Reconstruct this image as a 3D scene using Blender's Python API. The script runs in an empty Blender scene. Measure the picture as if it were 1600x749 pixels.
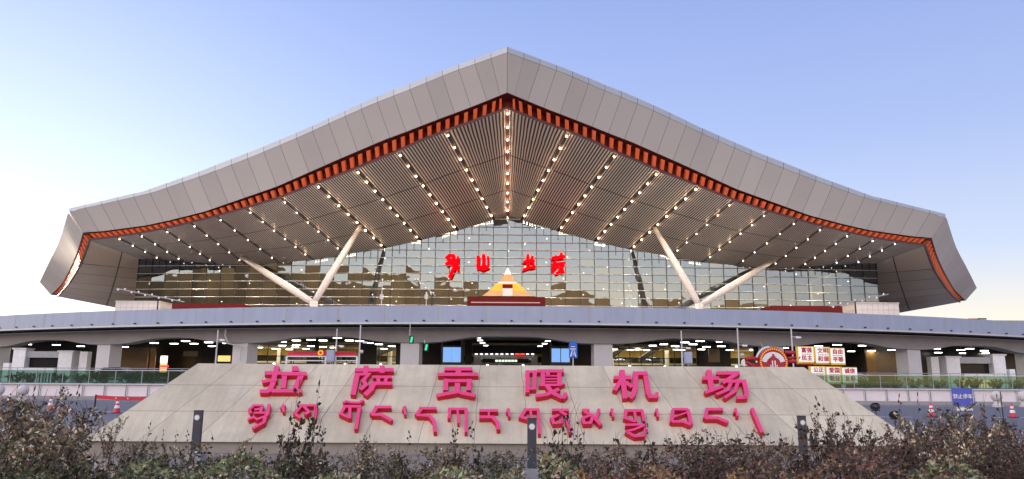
import bpy, bmesh, math, random
from mathutils import Vector, Matrix
R = math.radians
rnd = random.Random(7)
sc = bpy.context.scene
COL = sc.collection

# ------------------------------------------------------------------ camera
F = 1160.0; PITCH = R(10.86); ROLL = R(0.36); EYE = Vector((0, 0, 1.6))
_r = Vector((1, 0, 0)); _f = Vector((0, math.cos(PITCH), math.sin(PITCH))); _u = Vector((0, -math.sin(PITCH), math.cos(PITCH)))
CR = _r * math.cos(ROLL) + _u * math.sin(ROLL); CU = _u * math.cos(ROLL) - _r * math.sin(ROLL)
cam = bpy.data.cameras.new('camera'); camo = bpy.data.objects.new('camera', cam); COL.objects.link(camo)
cam.sensor_fit = 'HORIZONTAL'; cam.sensor_width = 36; cam.lens = F / 1600 * 36; cam.clip_end = 20000; cam.clip_start = 0.1
camo.matrix_world = Matrix(((CR.x, CU.x, -_f.x, EYE.x), (CR.y, CU.y, -_f.y, EYE.y), (CR.z, CU.z, -_f.z, EYE.z), (0, 0, 0, 1)))
sc.camera = camo

# ------------------------------------------------------------------ light
SUN_AZ = R(-40); SUN_EL = R(3.5)
w = bpy.data.worlds.new('World'); sc.world = w; w.use_nodes = True
nt = w.node_tree; bg = nt.nodes['Background']
sky = nt.nodes.new('ShaderNodeTexSky'); sky.sky_type = 'NISHITA'; sky.sun_disc = False
sky.sun_elevation = SUN_EL; sky.sun_rotation = SUN_AZ; sky.altitude = 3600; sky.air_density = 1.0; sky.dust_density = 0.6; sky.ozone_density = 3.0
hs = nt.nodes.new('ShaderNodeHueSaturation'); hs.inputs['Saturation'].default_value = 0.55
nt.links.new(sky.outputs[0], hs.inputs['Color'])
# the twilight air near the ground: a pale warm band all round, stronger towards the hidden sun
wtc = nt.nodes.new('ShaderNodeTexCoord'); wsp = nt.nodes.new('ShaderNodeSeparateXYZ'); nt.links.new(wtc.outputs['Generated'], wsp.inputs[0])
ramp = nt.nodes.new('ShaderNodeValToRGB'); nt.links.new(wsp.outputs[2], ramp.inputs[0])
els = ramp.color_ramp.elements
els[0].position = 0.0; els[0].color = (1.36, 1.0, .55, 1)
els[1].position = 1.0; els[1].color = (.26, .30, .52, 1)
for pos, c in ((.07, (1.20, .95, .65, 1)), (.16, (.74, .76, .88, 1)), (.30, (.50, .58, .90, 1)), (.50, (.34, .43, .84, 1))):
    e = els.new(pos); e.color = c
dot = nt.nodes.new('ShaderNodeVectorMath'); dot.operation = 'DOT_PRODUCT'; nt.links.new(wtc.outputs['Generated'], dot.inputs[0])
dot.inputs[1].default_value = (math.sin(SUN_AZ), math.cos(SUN_AZ), 0.06)
def wmath(op, x, y):
    n = nt.nodes.new('ShaderNodeMath'); n.operation = op; nt.links.new(x, n.inputs[0]); n.inputs[1].default_value = y; return n.outputs[0]
glow = wmath('MULTIPLY', wmath('POWER', wmath('MAXIMUM', dot.outputs['Value'], 0.0), 12.0), .52)
gcol = nt.nodes.new('ShaderNodeMix'); gcol.data_type = 'RGBA'; gcol.blend_type = 'ADD'; gcol.inputs[0].default_value = 1
gsc = nt.nodes.new('ShaderNodeVectorMath'); gsc.operation = 'SCALE'; gsc.inputs[0].default_value = (1, .97, .86); nt.links.new(glow, gsc.inputs['Scale'])
nt.links.new(ramp.outputs[0], gcol.inputs[6]); nt.links.new(gsc.outputs[0], gcol.inputs[7])
rsc = nt.nodes.new('ShaderNodeVectorMath'); rsc.operation = 'SCALE'; rsc.inputs['Scale'].default_value = 1.45; nt.links.new(gcol.outputs[2], rsc.inputs[0])
# sky behind the viewer brightened and warmed: added fill for the shaded fronts
bk = nt.nodes.new('ShaderNodeMapRange'); bk.interpolation_type = 'SMOOTHSTEP'; 
bkd = nt.nodes.new('ShaderNodeVectorMath'); bkd.operation = 'DOT_PRODUCT'; bkd.inputs[1].default_value = (-.62, -.78, 0); nt.links.new(wtc.outputs['Generated'], bkd.inputs[0])
nt.links.new(bkd.outputs['Value'], bk.inputs['Value'])
bk.inputs['From Min'].default_value = -.05; bk.inputs['From Max'].default_value = .85
bkc = nt.nodes.new('ShaderNodeMix'); bkc.data_type = 'RGBA'; nt.links.new(bk.outputs[0], bkc.inputs[0])
bkc.inputs[6].default_value = (.88, .945, 1.0, 1); bkc.inputs[7].default_value = (4.6, 3.65, 2.5, 1)
bkm = nt.nodes.new('ShaderNodeMix'); bkm.data_type = 'RGBA'; bkm.blend_type = 'MULTIPLY'; bkm.inputs[0].default_value = 1; bkm.clamp_result = False
nt.links.new(bkc.outputs[2], bkm.inputs[7])
wmx = nt.nodes.new('ShaderNodeMix'); wmx.data_type = 'RGBA'; wmx.inputs[0].default_value = .84
nt.links.new(hs.outputs[0], wmx.inputs[6]); nt.links.new(rsc.outputs[0], wmx.inputs[7])
nt.links.new(wmx.outputs[2], bkm.inputs[6]); nt.links.new(bkm.outputs[2], bg.inputs[0])
bg.inputs[1].default_value = 0.15
sun = bpy.data.lights.new('sun', 'SUN'); suno = bpy.data.objects.new('sun', sun); COL.objects.link(suno)
sun.energy = 2.0; sun.angle = R(6); sun.color = (1, .8, .6)
sd = Vector((math.sin(SUN_AZ) * math.cos(SUN_EL), math.cos(SUN_AZ) * math.cos(SUN_EL), math.sin(SUN_EL)))
suno.rotation_euler = sd.to_track_quat('Z', 'Y').to_euler(); suno.location = (0, 0, 80)
vs = sc.view_settings; sc.display_settings.display_device = 'sRGB'
vs.view_transform = 'Standard'; vs.look = 'None'; vs.gamma = 1; vs.use_curve_mapping = False
vs.exposure = 2.2

# ------------------------------------------------------------------ pixel -> world at a real depth
def ray(px, py):
    return (_f + CR * ((px - 800) / F) + CU * ((374.5 - py) / F))
def P(px, py, Y):
    d = ray(px, py); return EYE + d * (Y / d.y)
def Pz(px, py, z):
    d = ray(px, py); return EYE + d * ((z - EYE.z) / d.z)
def Pplane(px, py, p0, n):
    d = ray(px, py); return EYE + d * ((p0 - EYE).dot(n) / d.dot(n))
def interp(tab, x):
    if x <= tab[0][0]: return tab[0][1]
    for (a, b), (c, d) in zip(tab, tab[1:]):
        if x <= c: return b + (d - b) * (x - a) / (c - a)
    return tab[-1][1]
def lerp(a, b, t): return a + (b - a) * t

# ------------------------------------------------------------------ materials
def nodes_of(name):
    m = bpy.data.materials.new(name); m.use_nodes = True
    return m, m.node_tree, m.node_tree.nodes['Principled BSDF']
def mat(name, col, rough=0.6, metal=0.0, var=0.12, scale=3.0, bump=0.0, bscale=30.0, spec=0.5, coord='Object', stretch=None):
    m, t, b = nodes_of(name)
    b.inputs['Roughness'].default_value = rough; b.inputs['Metallic'].default_value = metal
    b.inputs['Specular IOR Level'].default_value = spec
    tc = t.nodes.new('ShaderNodeTexCoord'); mp = t.nodes.new('ShaderNodeMapping')
    if stretch: mp.inputs['Scale'].default_value = stretch
    t.links.new(tc.outputs[coord], mp.inputs[0])
    n = t.nodes.new('ShaderNodeTexNoise'); n.inputs['Scale'].default_value = scale; n.inputs['Detail'].default_value = 6
    n.inputs['Roughness'].default_value = .65
    t.links.new(mp.outputs[0], n.inputs['Vector'])
    mx = t.nodes.new('ShaderNodeMix'); mx.data_type = 'RGBA'
    lo = [max(0, c * (1 - var * 2)) for c in col]; hi = [min(1, c * (1 + var * 2)) for c in col]
    mx.inputs[6].default_value = (*lo, 1); mx.inputs[7].default_value = (*hi, 1)
    t.links.new(n.outputs['Fac'], mx.inputs[0]); t.links.new(mx.outputs[2], b.inputs['Base Color'])
    if bump:
        n2 = t.nodes.new('ShaderNodeTexNoise'); n2.inputs['Scale'].default_value = bscale; n2.inputs['Detail'].default_value = 4
        t.links.new(mp.outputs[0], n2.inputs['Vector'])
        bp = t.nodes.new('ShaderNodeBump'); bp.inputs['Strength'].default_value = bump; bp.inputs['Distance'].default_value = .02
        t.links.new(n2.outputs['Fac'], bp.inputs['Height']); t.links.new(bp.outputs[0], b.inputs['Normal'])
    return m
def emis(name, col, strength):
    m, t, b = nodes_of(name)
    b.inputs['Base Color'].default_value = (*[min(.9, c) for c in col], 1)
    b.inputs['Emission Color'].default_value = (*col, 1); b.inputs['Emission Strength'].default_value = strength
    return m
def math_node(t, op, a=None, b=None):
    n = t.nodes.new('ShaderNodeMath'); n.operation = op
    for i, v in enumerate((a, b)):
        if v is None: continue
        if isinstance(v, (int, float)): n.inputs[i].default_value = v
        else: t.links.new(v, n.inputs[i])
    return n.outputs[0]
def stripe_mat(name, base, dark, ucount, uwidth, vlines=(), vwidth=.006, rough=.5, metal=0.0, var=.1, panel_var=0.0):
    """surface with real joints: dark gaps at every 1/ucount of UV.x and at the given UV.y"""
    m, t, b = nodes_of(name)
    b.inputs['Roughness'].default_value = rough; b.inputs['Metallic'].default_value = metal
    uv = t.nodes.new('ShaderNodeUVMap'); uv.uv_map = 'UVMap'
    sp = t.nodes.new('ShaderNodeSeparateXYZ'); t.links.new(uv.outputs[0], sp.inputs[0])
    us = math_node(t, 'MULTIPLY', sp.outputs[0], ucount)
    fr = math_node(t, 'FRACT', us)
    mask = math_node(t, 'LESS_THAN', fr, uwidth)
    for v in vlines:
        d = math_node(t, 'ABSOLUTE', math_node(t, 'SUBTRACT', sp.outputs[1], v))
        mask = math_node(t, 'MAXIMUM', mask, math_node(t, 'LESS_THAN', d, vwidth))
    tc = t.nodes.new('ShaderNodeTexCoord'); n = t.nodes.new('ShaderNodeTexNoise'); n.inputs['Scale'].default_value = .25; n.inputs['Detail'].default_value = 5
    t.links.new(tc.outputs['Object'], n.inputs['Vector'])
    fac = n.outputs['Fac']
    if panel_var:
        wn = t.nodes.new('ShaderNodeTexWhiteNoise'); wn.noise_dimensions = '1D'
        t.links.new(math_node(t, 'FLOOR', us), wn.inputs['W'])
        fac = math_node(t, 'ADD', math_node(t, 'MULTIPLY', fac, 1 - panel_var), math_node(t, 'MULTIPLY', wn.outputs[0], panel_var))
    mx = t.nodes.new('ShaderNodeMix'); mx.data_type = 'RGBA'
    mx.inputs[6].default_value = (*[c * (1 - var) for c in base], 1); mx.inputs[7].default_value = (*[c * (1 + var) for c in base], 1)
    t.links.new(fac, mx.inputs[0])
    m2 = t.nodes.new('ShaderNodeMix'); m2.data_type = 'RGBA'; m2.inputs[7].default_value = (*dark, 1)
    t.links.new(mask, m2.inputs[0]); t.links.new(mx.outputs[2], m2.inputs[6]); t.links.new(m2.outputs[2], b.inputs['Base Color'])
    return m
def glass_mat(name, tint, refl, rough=.02, wave=0, gcol=(.9, .93, .92, 1)):
    m = bpy.data.materials.new(name); m.use_nodes = True; t = m.node_tree
    t.nodes.remove(t.nodes['Principled BSDF']); out = t.nodes['Material Output']
    g = t.nodes.new('ShaderNodeBsdfGlossy'); g.inputs['Roughness'].default_value = rough; g.inputs['Color'].default_value = gcol
    tr = t.nodes.new('ShaderNodeBsdfTransparent'); tr.inputs['Color'].default_value = (*tint, 1)
    ms = t.nodes.new('ShaderNodeMixShader'); ms.inputs[0].default_value = refl
    if wave:
        tc = t.nodes.new('ShaderNodeTexCoord'); nz = t.nodes.new('ShaderNodeTexNoise'); nz.inputs['Scale'].default_value = .42; nz.inputs['Detail'].default_value = 1
        bp = t.nodes.new('ShaderNodeBump'); bp.inputs['Strength'].default_value = 1; bp.inputs['Distance'].default_value = wave
        t.links.new(tc.outputs['Object'], nz.inputs['Vector']); t.links.new(nz.outputs['Fac'], bp.inputs['Height']); t.links.new(bp.outputs[0], g.inputs['Normal'])
    t.links.new(tr.outputs[0], ms.inputs[1]); t.links.new(g.outputs[0], ms.inputs[2]); t.links.new(ms.outputs[0], out.inputs[0])
    return m

M = {}
M['alu'] = stripe_mat('grey_aluminium_fascia', (.58, .545, .515), (.20, .19, .19), 1, .026, rough=.5, metal=.1, var=.10, panel_var=.6)
M['alu_cap'] = stripe_mat('light_aluminium_cap', (.50, .51, .50), (.15, .15, .15), 1, .03, rough=.4, metal=.3, var=.08, panel_var=.5)
M['alu_wing'] = stripe_mat('aluminium_wing_fascia', (.56, .525, .50), (.42, .40, .39), 1, .03, rough=.7, metal=.0, var=.06, panel_var=.5)
M['roof'] = mat('grey_roof_sheet', (.4, .4, .4), .5)
M['slat'] = stripe_mat('slatted_soffit', (.50, .468, .435), (.012, .010, .010), 17, .49, (.36, .70), .004, rough=.45, metal=.3, var=.15)
M['slat_panel'] = stripe_mat('plain_soffit_panel', (.44, .37, .32), (.012, .01, .01), 6, .035, (.62, 0.002), .012, rough=.4, metal=.3, var=.18, panel_var=.5)
M['cornice'] = mat('dark_red_cornice', (.16, .022, .016), .6)
M['block'] = emis('orange_block_glow', (.78, .14, .04), .03)  # hidden cornice lights not built; their glow is put into the blocks
M['trim'] = mat('dull_maroon_trim', (.14, .07, .08), .5)
M['dark'] = mat('dark_recess', (.015, .012, .012), .7)
M['dark_brown'] = mat('dark_bronze_glass', (.035, .028, .022), .3, .2, .3, .4)
M['lamp'] = emis('warm_downlight', (1.0, .66, .42), 5)
M['lamp_weak'] = emis('small_downlight', (1.0, .74, .55), 2.2)
M['white_steel'] = mat('white_painted_steel', (.58, .53, .49), .4)
M['mullion'] = mat('dark_mullion', (.03, .03, .03), .4, .3)
M['transom'] = mat('pale_metal_tube', (.62, .58, .54), .35, .5)
M['glass'] = glass_mat('mirror_curtain_glass', (.35, .36, .34), .19, .012, .012, (.66, .81, .98, 1))
M['bal_glass'] = glass_mat('green_balustrade_glass', (.50, .70, .63), .13, .03, 0, (.7, .95, .88, 1))
M['interior'] = mat('dim_hall_wall', (.25, .20, .14), .8)
M['maroon'] = mat('maroon_canopy', (.115, .010, .010), .75, spec=.2)
M['maroon_l'] = mat('pink_grey_strip', (.55, .35, .35), .5)
M['tile'] = mat('beige_stone_tile', (.62, .58, .55), .6)
M['gold'] = emis('gilding_glow', (1.0, .36, .02), .09)  # emission stands in for light falling on the gilding
M['cream'] = mat('cream_panel', (.58, .34, .15), .5)
M['red_lit'] = emis('red_lit_letter', (1.0, .001, .004), .42); _b = M['red_lit'].node_tree.nodes['Principled BSDF']; _b.inputs['Specular IOR Level'].default_value = 0; _b.inputs['Base Color'].default_value = (.2, .001, .002, 1)
M['pink'] = mat('letter_face_skylit', (.92, .07, .235), .4, var=.10); M['return'] = mat('letter_side_shaded', (.60, .006, .03), .5, var=.06)  # one red letter: sky light painted into the faces, shade into the sides
M['conc'] = None
M['parapet'] = mat('lavender_parapet_panel', (.35, .40, .52), .45, .1, .11, .9, stretch=(1.2, 1, .25))
M['vconc'] = mat('grey_viaduct_concrete', (.30, .28, .29), .8, 0, .12, .5, .2, 6)
M['pier'] = mat('pale_painted_pier', (.62, .60, .60), .7, 0, .08, .6)
M['black'] = mat('matt_black', (.012, .012, .014), .5)
M['black_gloss'] = mat('black_car_paint', (.012, .013, .016), .2, .2)
M['grey'] = mat('grey_metal', (.35, .36, .38), .5, .3)
M['lgrey'] = mat('light_grey_metal', (.6, .6, .6), .5, .2)
M['charcoal'] = mat('charcoal_bollard', (.055, .055, .075), .5, .1)
M['white'] = mat('white_paint', (.82, .82, .84), .5)
M['pwall'] = mat('pale_pink_panel', (.80, .73, .73), .55, 0, .06, 1.0)
M['kerb'] = mat('kerb_stone', (.34, .33, .33), .8, 0, .1, 2, .3)
M['asphalt'] = mat('asphalt', (.16, .16, .185), .85, 0, .15, 1.2, .3, 40)
M['mark'] = mat('white_road_paint', (.7, .7, .7), .6)
M['paving'] = mat('grey_paving', (.22, .215, .21), .8, 0, .12, 2)
M['deck_top'] = mat('pale_deck_paving', (.48, .46, .43), .8, 0, .12, 1.5)
M['soil'] = mat('sandy_soil', (.27, .225, .18), .95, 0, .25, 2.5, .8, 25)
M['terrain'] = mat('dry_terrain', (.22, .19, .15), .95, 0, .2, .01)
M['hill'] = mat('brown_mountain', (.52, .33, .14), .95, 0, .3, .004)
M['red'] = mat('red_plastic', (.65, .02, .05), .45)
M['crimson'] = mat('crimson_lacquer', (.42, .012, .03), .4)
M['yellow'] = mat('yellow_gold_strip', (.85, .50, .05), .45)
M['panel_cream'] = emis('backlit_cream_panel', (.95, .88, .80), .08)
M['text_red'] = mat('red_ink', (.5, .01, .06), .6)
M['text_dark'] = mat('dark_ink', (.1, .03, .04), .6)
M['blue'] = mat('blue_sign_board', (.09, .115, .52), .5)
M['blue_road'] = mat('blue_road_sign', (.01, .12, .55), .4)
M['screen'] = emis('blue_screen', (.26, .50, 1.0), .2)
M['tube'] = emis('white_ceiling_light', (1.0, .97, .92), 3.5)
M['warm'] = emis('warm_shop_light', (1.0, .55, .18), .28)
M['yellow_lit'] = mat('yellow_hall_wall', (.42, .33, .12), .7, 0, .45, .35)
M['brown_wall'] = mat('bronze_wall_panel', (.24, .17, .10), .35, .4, .15, .4)
M['brown_wall2'] = mat('amber_wall_panel', (.34, .19, .06), .4, .3, .15, .4)
M['green_lit'] = emis('green_signal', (.02, .55, .25), .25)
M['green_text'] = emis('green_sign_text', (.6, 1.0, .6), .35)
M['led_white'] = emis('white_led_text', (1, .95, .9), .4)
M['led_red'] = emis('red_led_text', (1, .05, .04), .5)
M['fabric'] = mat('dark_red_fabric', (.25, .02, .03), .8)
M['rubber'] = mat('tyre_rubber', (.02, .02, .02), .8)
M['stone_ball'] = mat('pale_stone', (.62, .58, .56), .7, 0, .08, 3)
M['stem'] = mat('dry_twig', (.11, .075, .055), .9)
M['carve'] = mat('chalky_groove', (.62, .60, .55), .8)

# ------------------------------------------------------------------ mesh builder
class MB:
    def __init__(s): s.v = []; s.f = []; s.uv = {}; s.mi = []; s.cols = None
    def quad(s, a, b, c, d, uv=None, m=0):
        i = len(s.v); s.v += [tuple(a), tuple(b), tuple(c), tuple(d)]
        if uv: s.uv[len(s.f)] = uv
        s.f.append((i, i + 1, i + 2, i + 3)); s.mi.append(m)
    def box(s, x0, x1, y0, y1, z0, z1, m=0, mtx=None):
        i = len(s.v)
        vs_ = [Vector((x, y, z)) for z in (z0, z1) for (x, y) in ((x0, y0), (x1, y0), (x1, y1), (x0, y1))]
        if mtx: vs_ = [mtx @ v for v in vs_]
        s.v += [tuple(v) for v in vs_]
        for f in ((3, 2, 1, 0), (4, 5, 6, 7), (0, 1, 5, 4), (1, 2, 6, 5), (2, 3, 7, 6), (3, 0, 4, 7)):
            s.f.append(tuple(i + k for k in f)); s.mi.append(m)
    def hexa(s, pts, m=0):
        i = len(s.v); s.v += [tuple(p) for p in pts]
        for f in ((3, 2, 1, 0), (4, 5, 6, 7), (0, 1, 5, 4), (1, 2, 6, 5), (2, 3, 7, 6), (3, 0, 4, 7)):
            s.f.append(tuple(i + k for k in f)); s.mi.append(m)
    def tube(s, pts, rads, n=8, m=0, cap=True):
        pts = [Vector(p) for p in pts]
        if isinstance(rads, (int, float)): rads = [rads] * len(pts)
        base = len(s.v)
        for k, p in enumerate(pts):
            d = (pts[min(k + 1, len(pts) - 1)] - pts[max(k - 1, 0)]).normalized()
            a = d.cross(Vector((0, 0, 1)))
            if a.length < 1e-3: a = d.cross(Vector((1, 0, 0)))
            a.normalize(); b = d.cross(a)
            for j in range(n):
                t = 2 * math.pi * j / n
                s.v.append(tuple(p + (a * math.cos(t) + b * math.sin(t)) * rads[k]))
        for k in range(len(pts) - 1):
            for j in range(n):
                j2 = (j + 1) % n
                s.f.append((base + k * n + j, base + k * n + j2, base + (k + 1) * n + j2, base + (k + 1) * n + j)); s.mi.append(m)
        if cap:
            s.f.append(tuple(base + j for j in range(n))[::-1]); s.mi.append(m)
            s.f.append(tuple(base + (len(pts) - 1) * n + j for j in range(n))); s.mi.append(m)
    def lathe(s, prof, n=16, c=(0, 0, 0), m=0):
        base = len(s.v)
        for r, z in prof:
            for j in range(n):
                t = 2 * math.pi * j / n
                s.v.append((c[0] + r * math.cos(t), c[1] + r * math.sin(t), c[2] + z))
        for k in range(len(prof) - 1):
            for j in range(n):
                j2 = (j + 1) % n
                s.f.append((base + k * n + j, base + k * n + j2, base + (k + 1) * n + j2, base + (k + 1) * n + j)); s.mi.append(m)
    def ball(s, c, r, n=8, m=0):
        s.lathe([(max(1e-4, r * math.sin(math.pi * k / n)), -r * math.cos(math.pi * k / n)) for k in range(n + 1)], n + 2, c, m)
    def prism(s, poly, off, m=0):
        """poly: list of 3D points (planar), off: extrusion vector"""
        i = len(s.v); n = len(poly)
        s.v += [tuple(p) for p in poly] + [tuple(Vector(p) + off) for p in poly]
        s.f.append(tuple(i + k for k in range(n))[::-1]); s.mi.append(m)
        s.f.append(tuple(i + n + k for k in range(n))); s.mi.append(m)
        for k in range(n):
            k2 = (k + 1) % n
            s.f.append((i + k, i + k2, i + n + k2, i + n + k)); s.mi.append(m)
    def build(s, name, m, parent=None, loc=None, smooth=False):
        me = bpy.data.meshes.new(name)
        o_ = Vector(loc) if loc is not None else Vector((0, 0, 0))
        me.from_pydata([tuple(Vector(v) - o_) for v in s.v], [], s.f)
        for mm in (m if isinstance(m, (list, tuple)) else [m]): me.materials.append(mm)
        if any(s.mi): me.polygons.foreach_set('material_index', s.mi)
        if s.uv:
            l = me.uv_layers.new(name='UVMap')
            for fi, uv in s.uv.items():
                for k, li in enumerate(me.polygons[fi].loop_indices): l.data[li].uv = uv[k]
        if s.cols is not None:
            ca = me.color_attributes.new('leafcol', 'FLOAT_COLOR', 'CORNER')
            flat = []
            for fi, p in enumerate(me.polygons): flat += list(s.cols[fi]) * p.loop_total
            ca.data.foreach_set('color', flat)
        if smooth: me.polygons.foreach_set('use_smooth', [True] * len(me.polygons))
        me.update()
        o = bpy.data.objects.new(name, me); COL.objects.link(o)
        if parent is not None:
            o.parent = parent
            o.location = o_ - abs_loc(parent)
        else: o.location = o_
        return o
ABS = {}
def abs_loc(o):
    v = Vector(o.location)
    while o.parent: o = o.parent; v += Vector(o.location)
    return v
def grid_patch(mb, rows, uvf, m=0, flip=False):
    """rows: list of equally long lists of points"""
    for i in range(len(rows) - 1):
        for j in range(len(rows[0]) - 1):
            q = [(i, j), (i + 1, j), (i + 1, j + 1), (i, j + 1)]
            if flip: q = q[::-1]
            mb.quad(*[rows[a][b] for a, b in q], uv=[uvf(a, b) for a, b in q], m=m)
def tag(o, label=None, cat=None, group=None, kind=None):
    if label: o['label'] = label
    if cat: o['category'] = cat
    if group: o['group'] = group
    if kind: o['kind'] = kind
    return o
def thing(name, loc, label, cat, group=None):
    o = bpy.data.objects.new(name, None); COL.objects.link(o); o.location = loc
    o.empty_display_size = .2
    return tag(o, label, cat, group)
def copy_tree(o, loc=None, label=None, rz=None, scale=None, parent=None):
    c = o.copy(); COL.objects.link(c)
    if parent: c.parent = parent
    if loc is not None: c.location = loc
    if rz is not None: c.rotation_euler = (0, 0, rz)
    if scale is not None: c.scale = scale if isinstance(scale, (tuple, list)) else (scale,) * 3
    if label: c['label'] = label
    for ch in [x for x in o.children]: copy_tree(ch, parent=c)
    return c
def struct(o): return tag(o, kind='structure')

# ================================================================== SETTING
g = MB(); S_ = 9000
g.quad((-S_, -S_, -.02), (S_, -S_, -.02), (S_, S_, -.02), (-S_, S_, -.02)); struct(g.build('ground', M['terrain']))
g = MB(); g.quad((-140, 20.5, 0), (140, 20.5, 0), (140, 59.3, 0), (-140, 59.3, 0)); struct(g.build('road', M['asphalt']))
g = MB(); g.box(-140, 140, 20.1, 20.5, -.1, .13); struct(g.build('kerb', M['kerb']))
g = MB()
for x in range(-120, 120, 9): g.box(x, x + 5, 38, 38.15, .0, .004)
g.box(-140, 140, 57.2, 57.35, 0, .004); g.box(-140, 140, 24, 24.15, 0, .004); struct(g.build('road_markings', M['mark']))
# soil bed with gentle undulation
g = MB(); nx, ny = 70, 24
def soil_z(x, y): return .03 + .05 * math.sin(x * .9 + y * .4) * math.sin(y * .7 - x * .3)
rows = [[Vector((-28 + 56 * i / nx, -3 + 23.1 * j / ny, soil_z(-28 + 56 * i / nx, -3 + 23.1 * j / ny))) for j in range(ny + 1)] for i in range(nx + 1)]
grid_patch(g, rows, lambda a, b: (a / nx, b / ny)); struct(g.build('soil_bed', M['soil'], smooth=True))
# mountains behind the viewer: mirrored in the terminal's glass
g = MB(); hr = random.Random(3); ph = [hr.uniform(0, 6) for _ in range(12)]
def ridge(a):
    h = 0
    for k, (fq, am) in enumerate(((2, .5), (5, .3), (11, .2), (23, .12), (47, .07), (95, .04))): h += am * math.sin(a * fq + ph[k])
    return h
rows = []
N = 260
for i in range(N + 1):
    az = R(88 + 184 * i / N)          # clockwise from +Y
    fr = i / N                         # 0 = east (photo right), 1 = west (photo left)
    top = (3000 * math.tan(R(5.3 + 2.5 * min(1, max(0, (fr - .33) / .15))))) * (1 + .15 * ridge(az * 1.7) + .05 * ridge(az * 7))
    r_ = []
    for j in range(9):
        t = j / 8; d = 2500 + 420 * t
        z = top * (t ** 1.3) * (1 + .12 * math.sin(az * 60 + j) * (1 - t)) - 2
        r_.append(Vector((d * math.sin(az), d * math.cos(az), z)))
    rows.append(r_)
grid_patch(g, rows, lambda a, b: (a, b)); struct(g.build('hills', M['hill'], smooth=True))

# raised arrivals platform
g = MB(); g.box(-140, 140, 60.32, 150, 0, 1.2); struct(g.build('platform_pavement', M['paving']))

# ================================================================== TERMINAL
X0 = -0.7
def mir(p): return Vector((2 * X0 - p.x, p.y, p.z))
T0c = [(108, 326), (160, 314), (201.6, 304), (221.6, 300), (310, 269), (350, 253), (400, 234), (448, 214), (494.8, 194), (548, 169), (605.6, 144), (639, 131.5), (671, 118.6), (704, 105.5), (732, 95.4), (763, 84), (793, 73.5)]
T1c = [(108, 331), (201.6, 310), (240, 301), (310, 277), (350, 262.5), (400, 243), (471, 213), (521.5, 190), (576, 165.6), (640, 140.5), (704, 114), (766, 92), (793, 82.6)]
Lc = [(129.5, 363.5), (160, 361.5), (227, 352.6), (267, 344), (320, 330.7), (400, 303), (433, 291.5), (527, 250), (544, 242.8), (600, 218.8), (631, 207.5), (661.7, 195.5), (691, 184.3), (727, 171), (760, 158), (793, 144.5)]
Sc = [(141.5, 374.8), (171, 371.6), (213.6, 366), (267, 355.5), (320, 342.7), (384.5, 325.4), (436.7, 309.4), (495, 287), (557, 264), (587, 251), (627, 235), (656, 221), (696, 205.5), (740, 190), (793, 170)]
Bc = [(217.6, 403.5), (269.7, 407.3), (320, 410.8), (345, 413.3), (400, 413.6), (450, 409.6), (500, 405.5), (543.6, 397), (607, 387), (660, 375), (717, 360), (750, 350), (767, 345), (793, 337)]
def Dfront(px): return 84 + 22 * min(1, abs(793 - px) / 686) ** 1.0
def facade_Y(X): return 120 + 3 * ((X - X0) / 66) ** 2
def Pf(px, py, off=0):
    Y = 122
    for _ in range(8): Y = facade_Y(P(px, py, Y).x) + off
    return P(px, py, Y)
def front(curve, px, off): return P(px, interp(curve, px), Dfront(px) + off)

terminal = thing('airport_terminal', (X0, 122, 8.5), 'large terminal building with sweeping peaked grey roof and mirrored glass front', 'terminal building')
NPAN = 27
us = [i / 108 for i in range(109)]
def lowmap(u): return u - .028 * min(1, u / .05) * (1 - u)
top0, top1, low = [], [], []
for u in us:
    x = 793 - 685 * u
    top0.append(front(T0c, x, .0)); top1.append(front(T1c, x, -.15))
    xl = 793 - 663.5 * lowmap(u); low.append(front(Lc, xl, 2.2))
# wing edge (from the corner back to the tip), pixel curves and depths
wT = [(107.7, 329), (101, 351), (94.5, 372.5), (87, 390), (78.8, 406), (70, 424), (62, 441)]
wL = [(129.4, 364), (122, 389.3), (115.5, 406), (109, 420.6), (102.5, 433), (95.7, 444.6), (79.5, 461)]
wS = [(141.5, 375), (127.5, 412), (119, 427), (110, 441), (103.5, 449), (97, 456.6), (89.7, 463.5)]
wD = [106 + 44 * (k / 6) ** 1.15 for k in range(7)]
def resample(pts, n):
    out = []
    for i in range(n + 1):
        t = i / n * (len(pts) - 1); k = min(int(t), len(pts) - 2); f = t - k
        p0 = pts[max(k - 1, 0)]; p1 = pts[k]; p2 = pts[k + 1]; p3 = pts[min(k + 2, len(pts) - 1)]
        out.append(.5 * ((2 * p1) + (p2 - p0) * f + (2 * p0 - 5 * p1 + 4 * p2 - p3) * f * f + (3 * p1 - p0 - 3 * p2 + p3) * f ** 3))
    return out
WN = 24
WT = resample([P(x, y, d) for (x, y), d in zip(wT, wD)], WN)
WL = resample([P(x, y, d + 2.2) for (x, y), d in zip(wL, wD)], WN)
WS = resample([P(x, y, d + 3.6) for (x, y), d in zip(wS, wD)], WN)
WT[0] = top1[-1]; WL[0] = low[-1]
def both(build):
    for sgn in (0, 1): build((lambda p: p) if sgn == 0 else mir, sgn)

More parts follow.
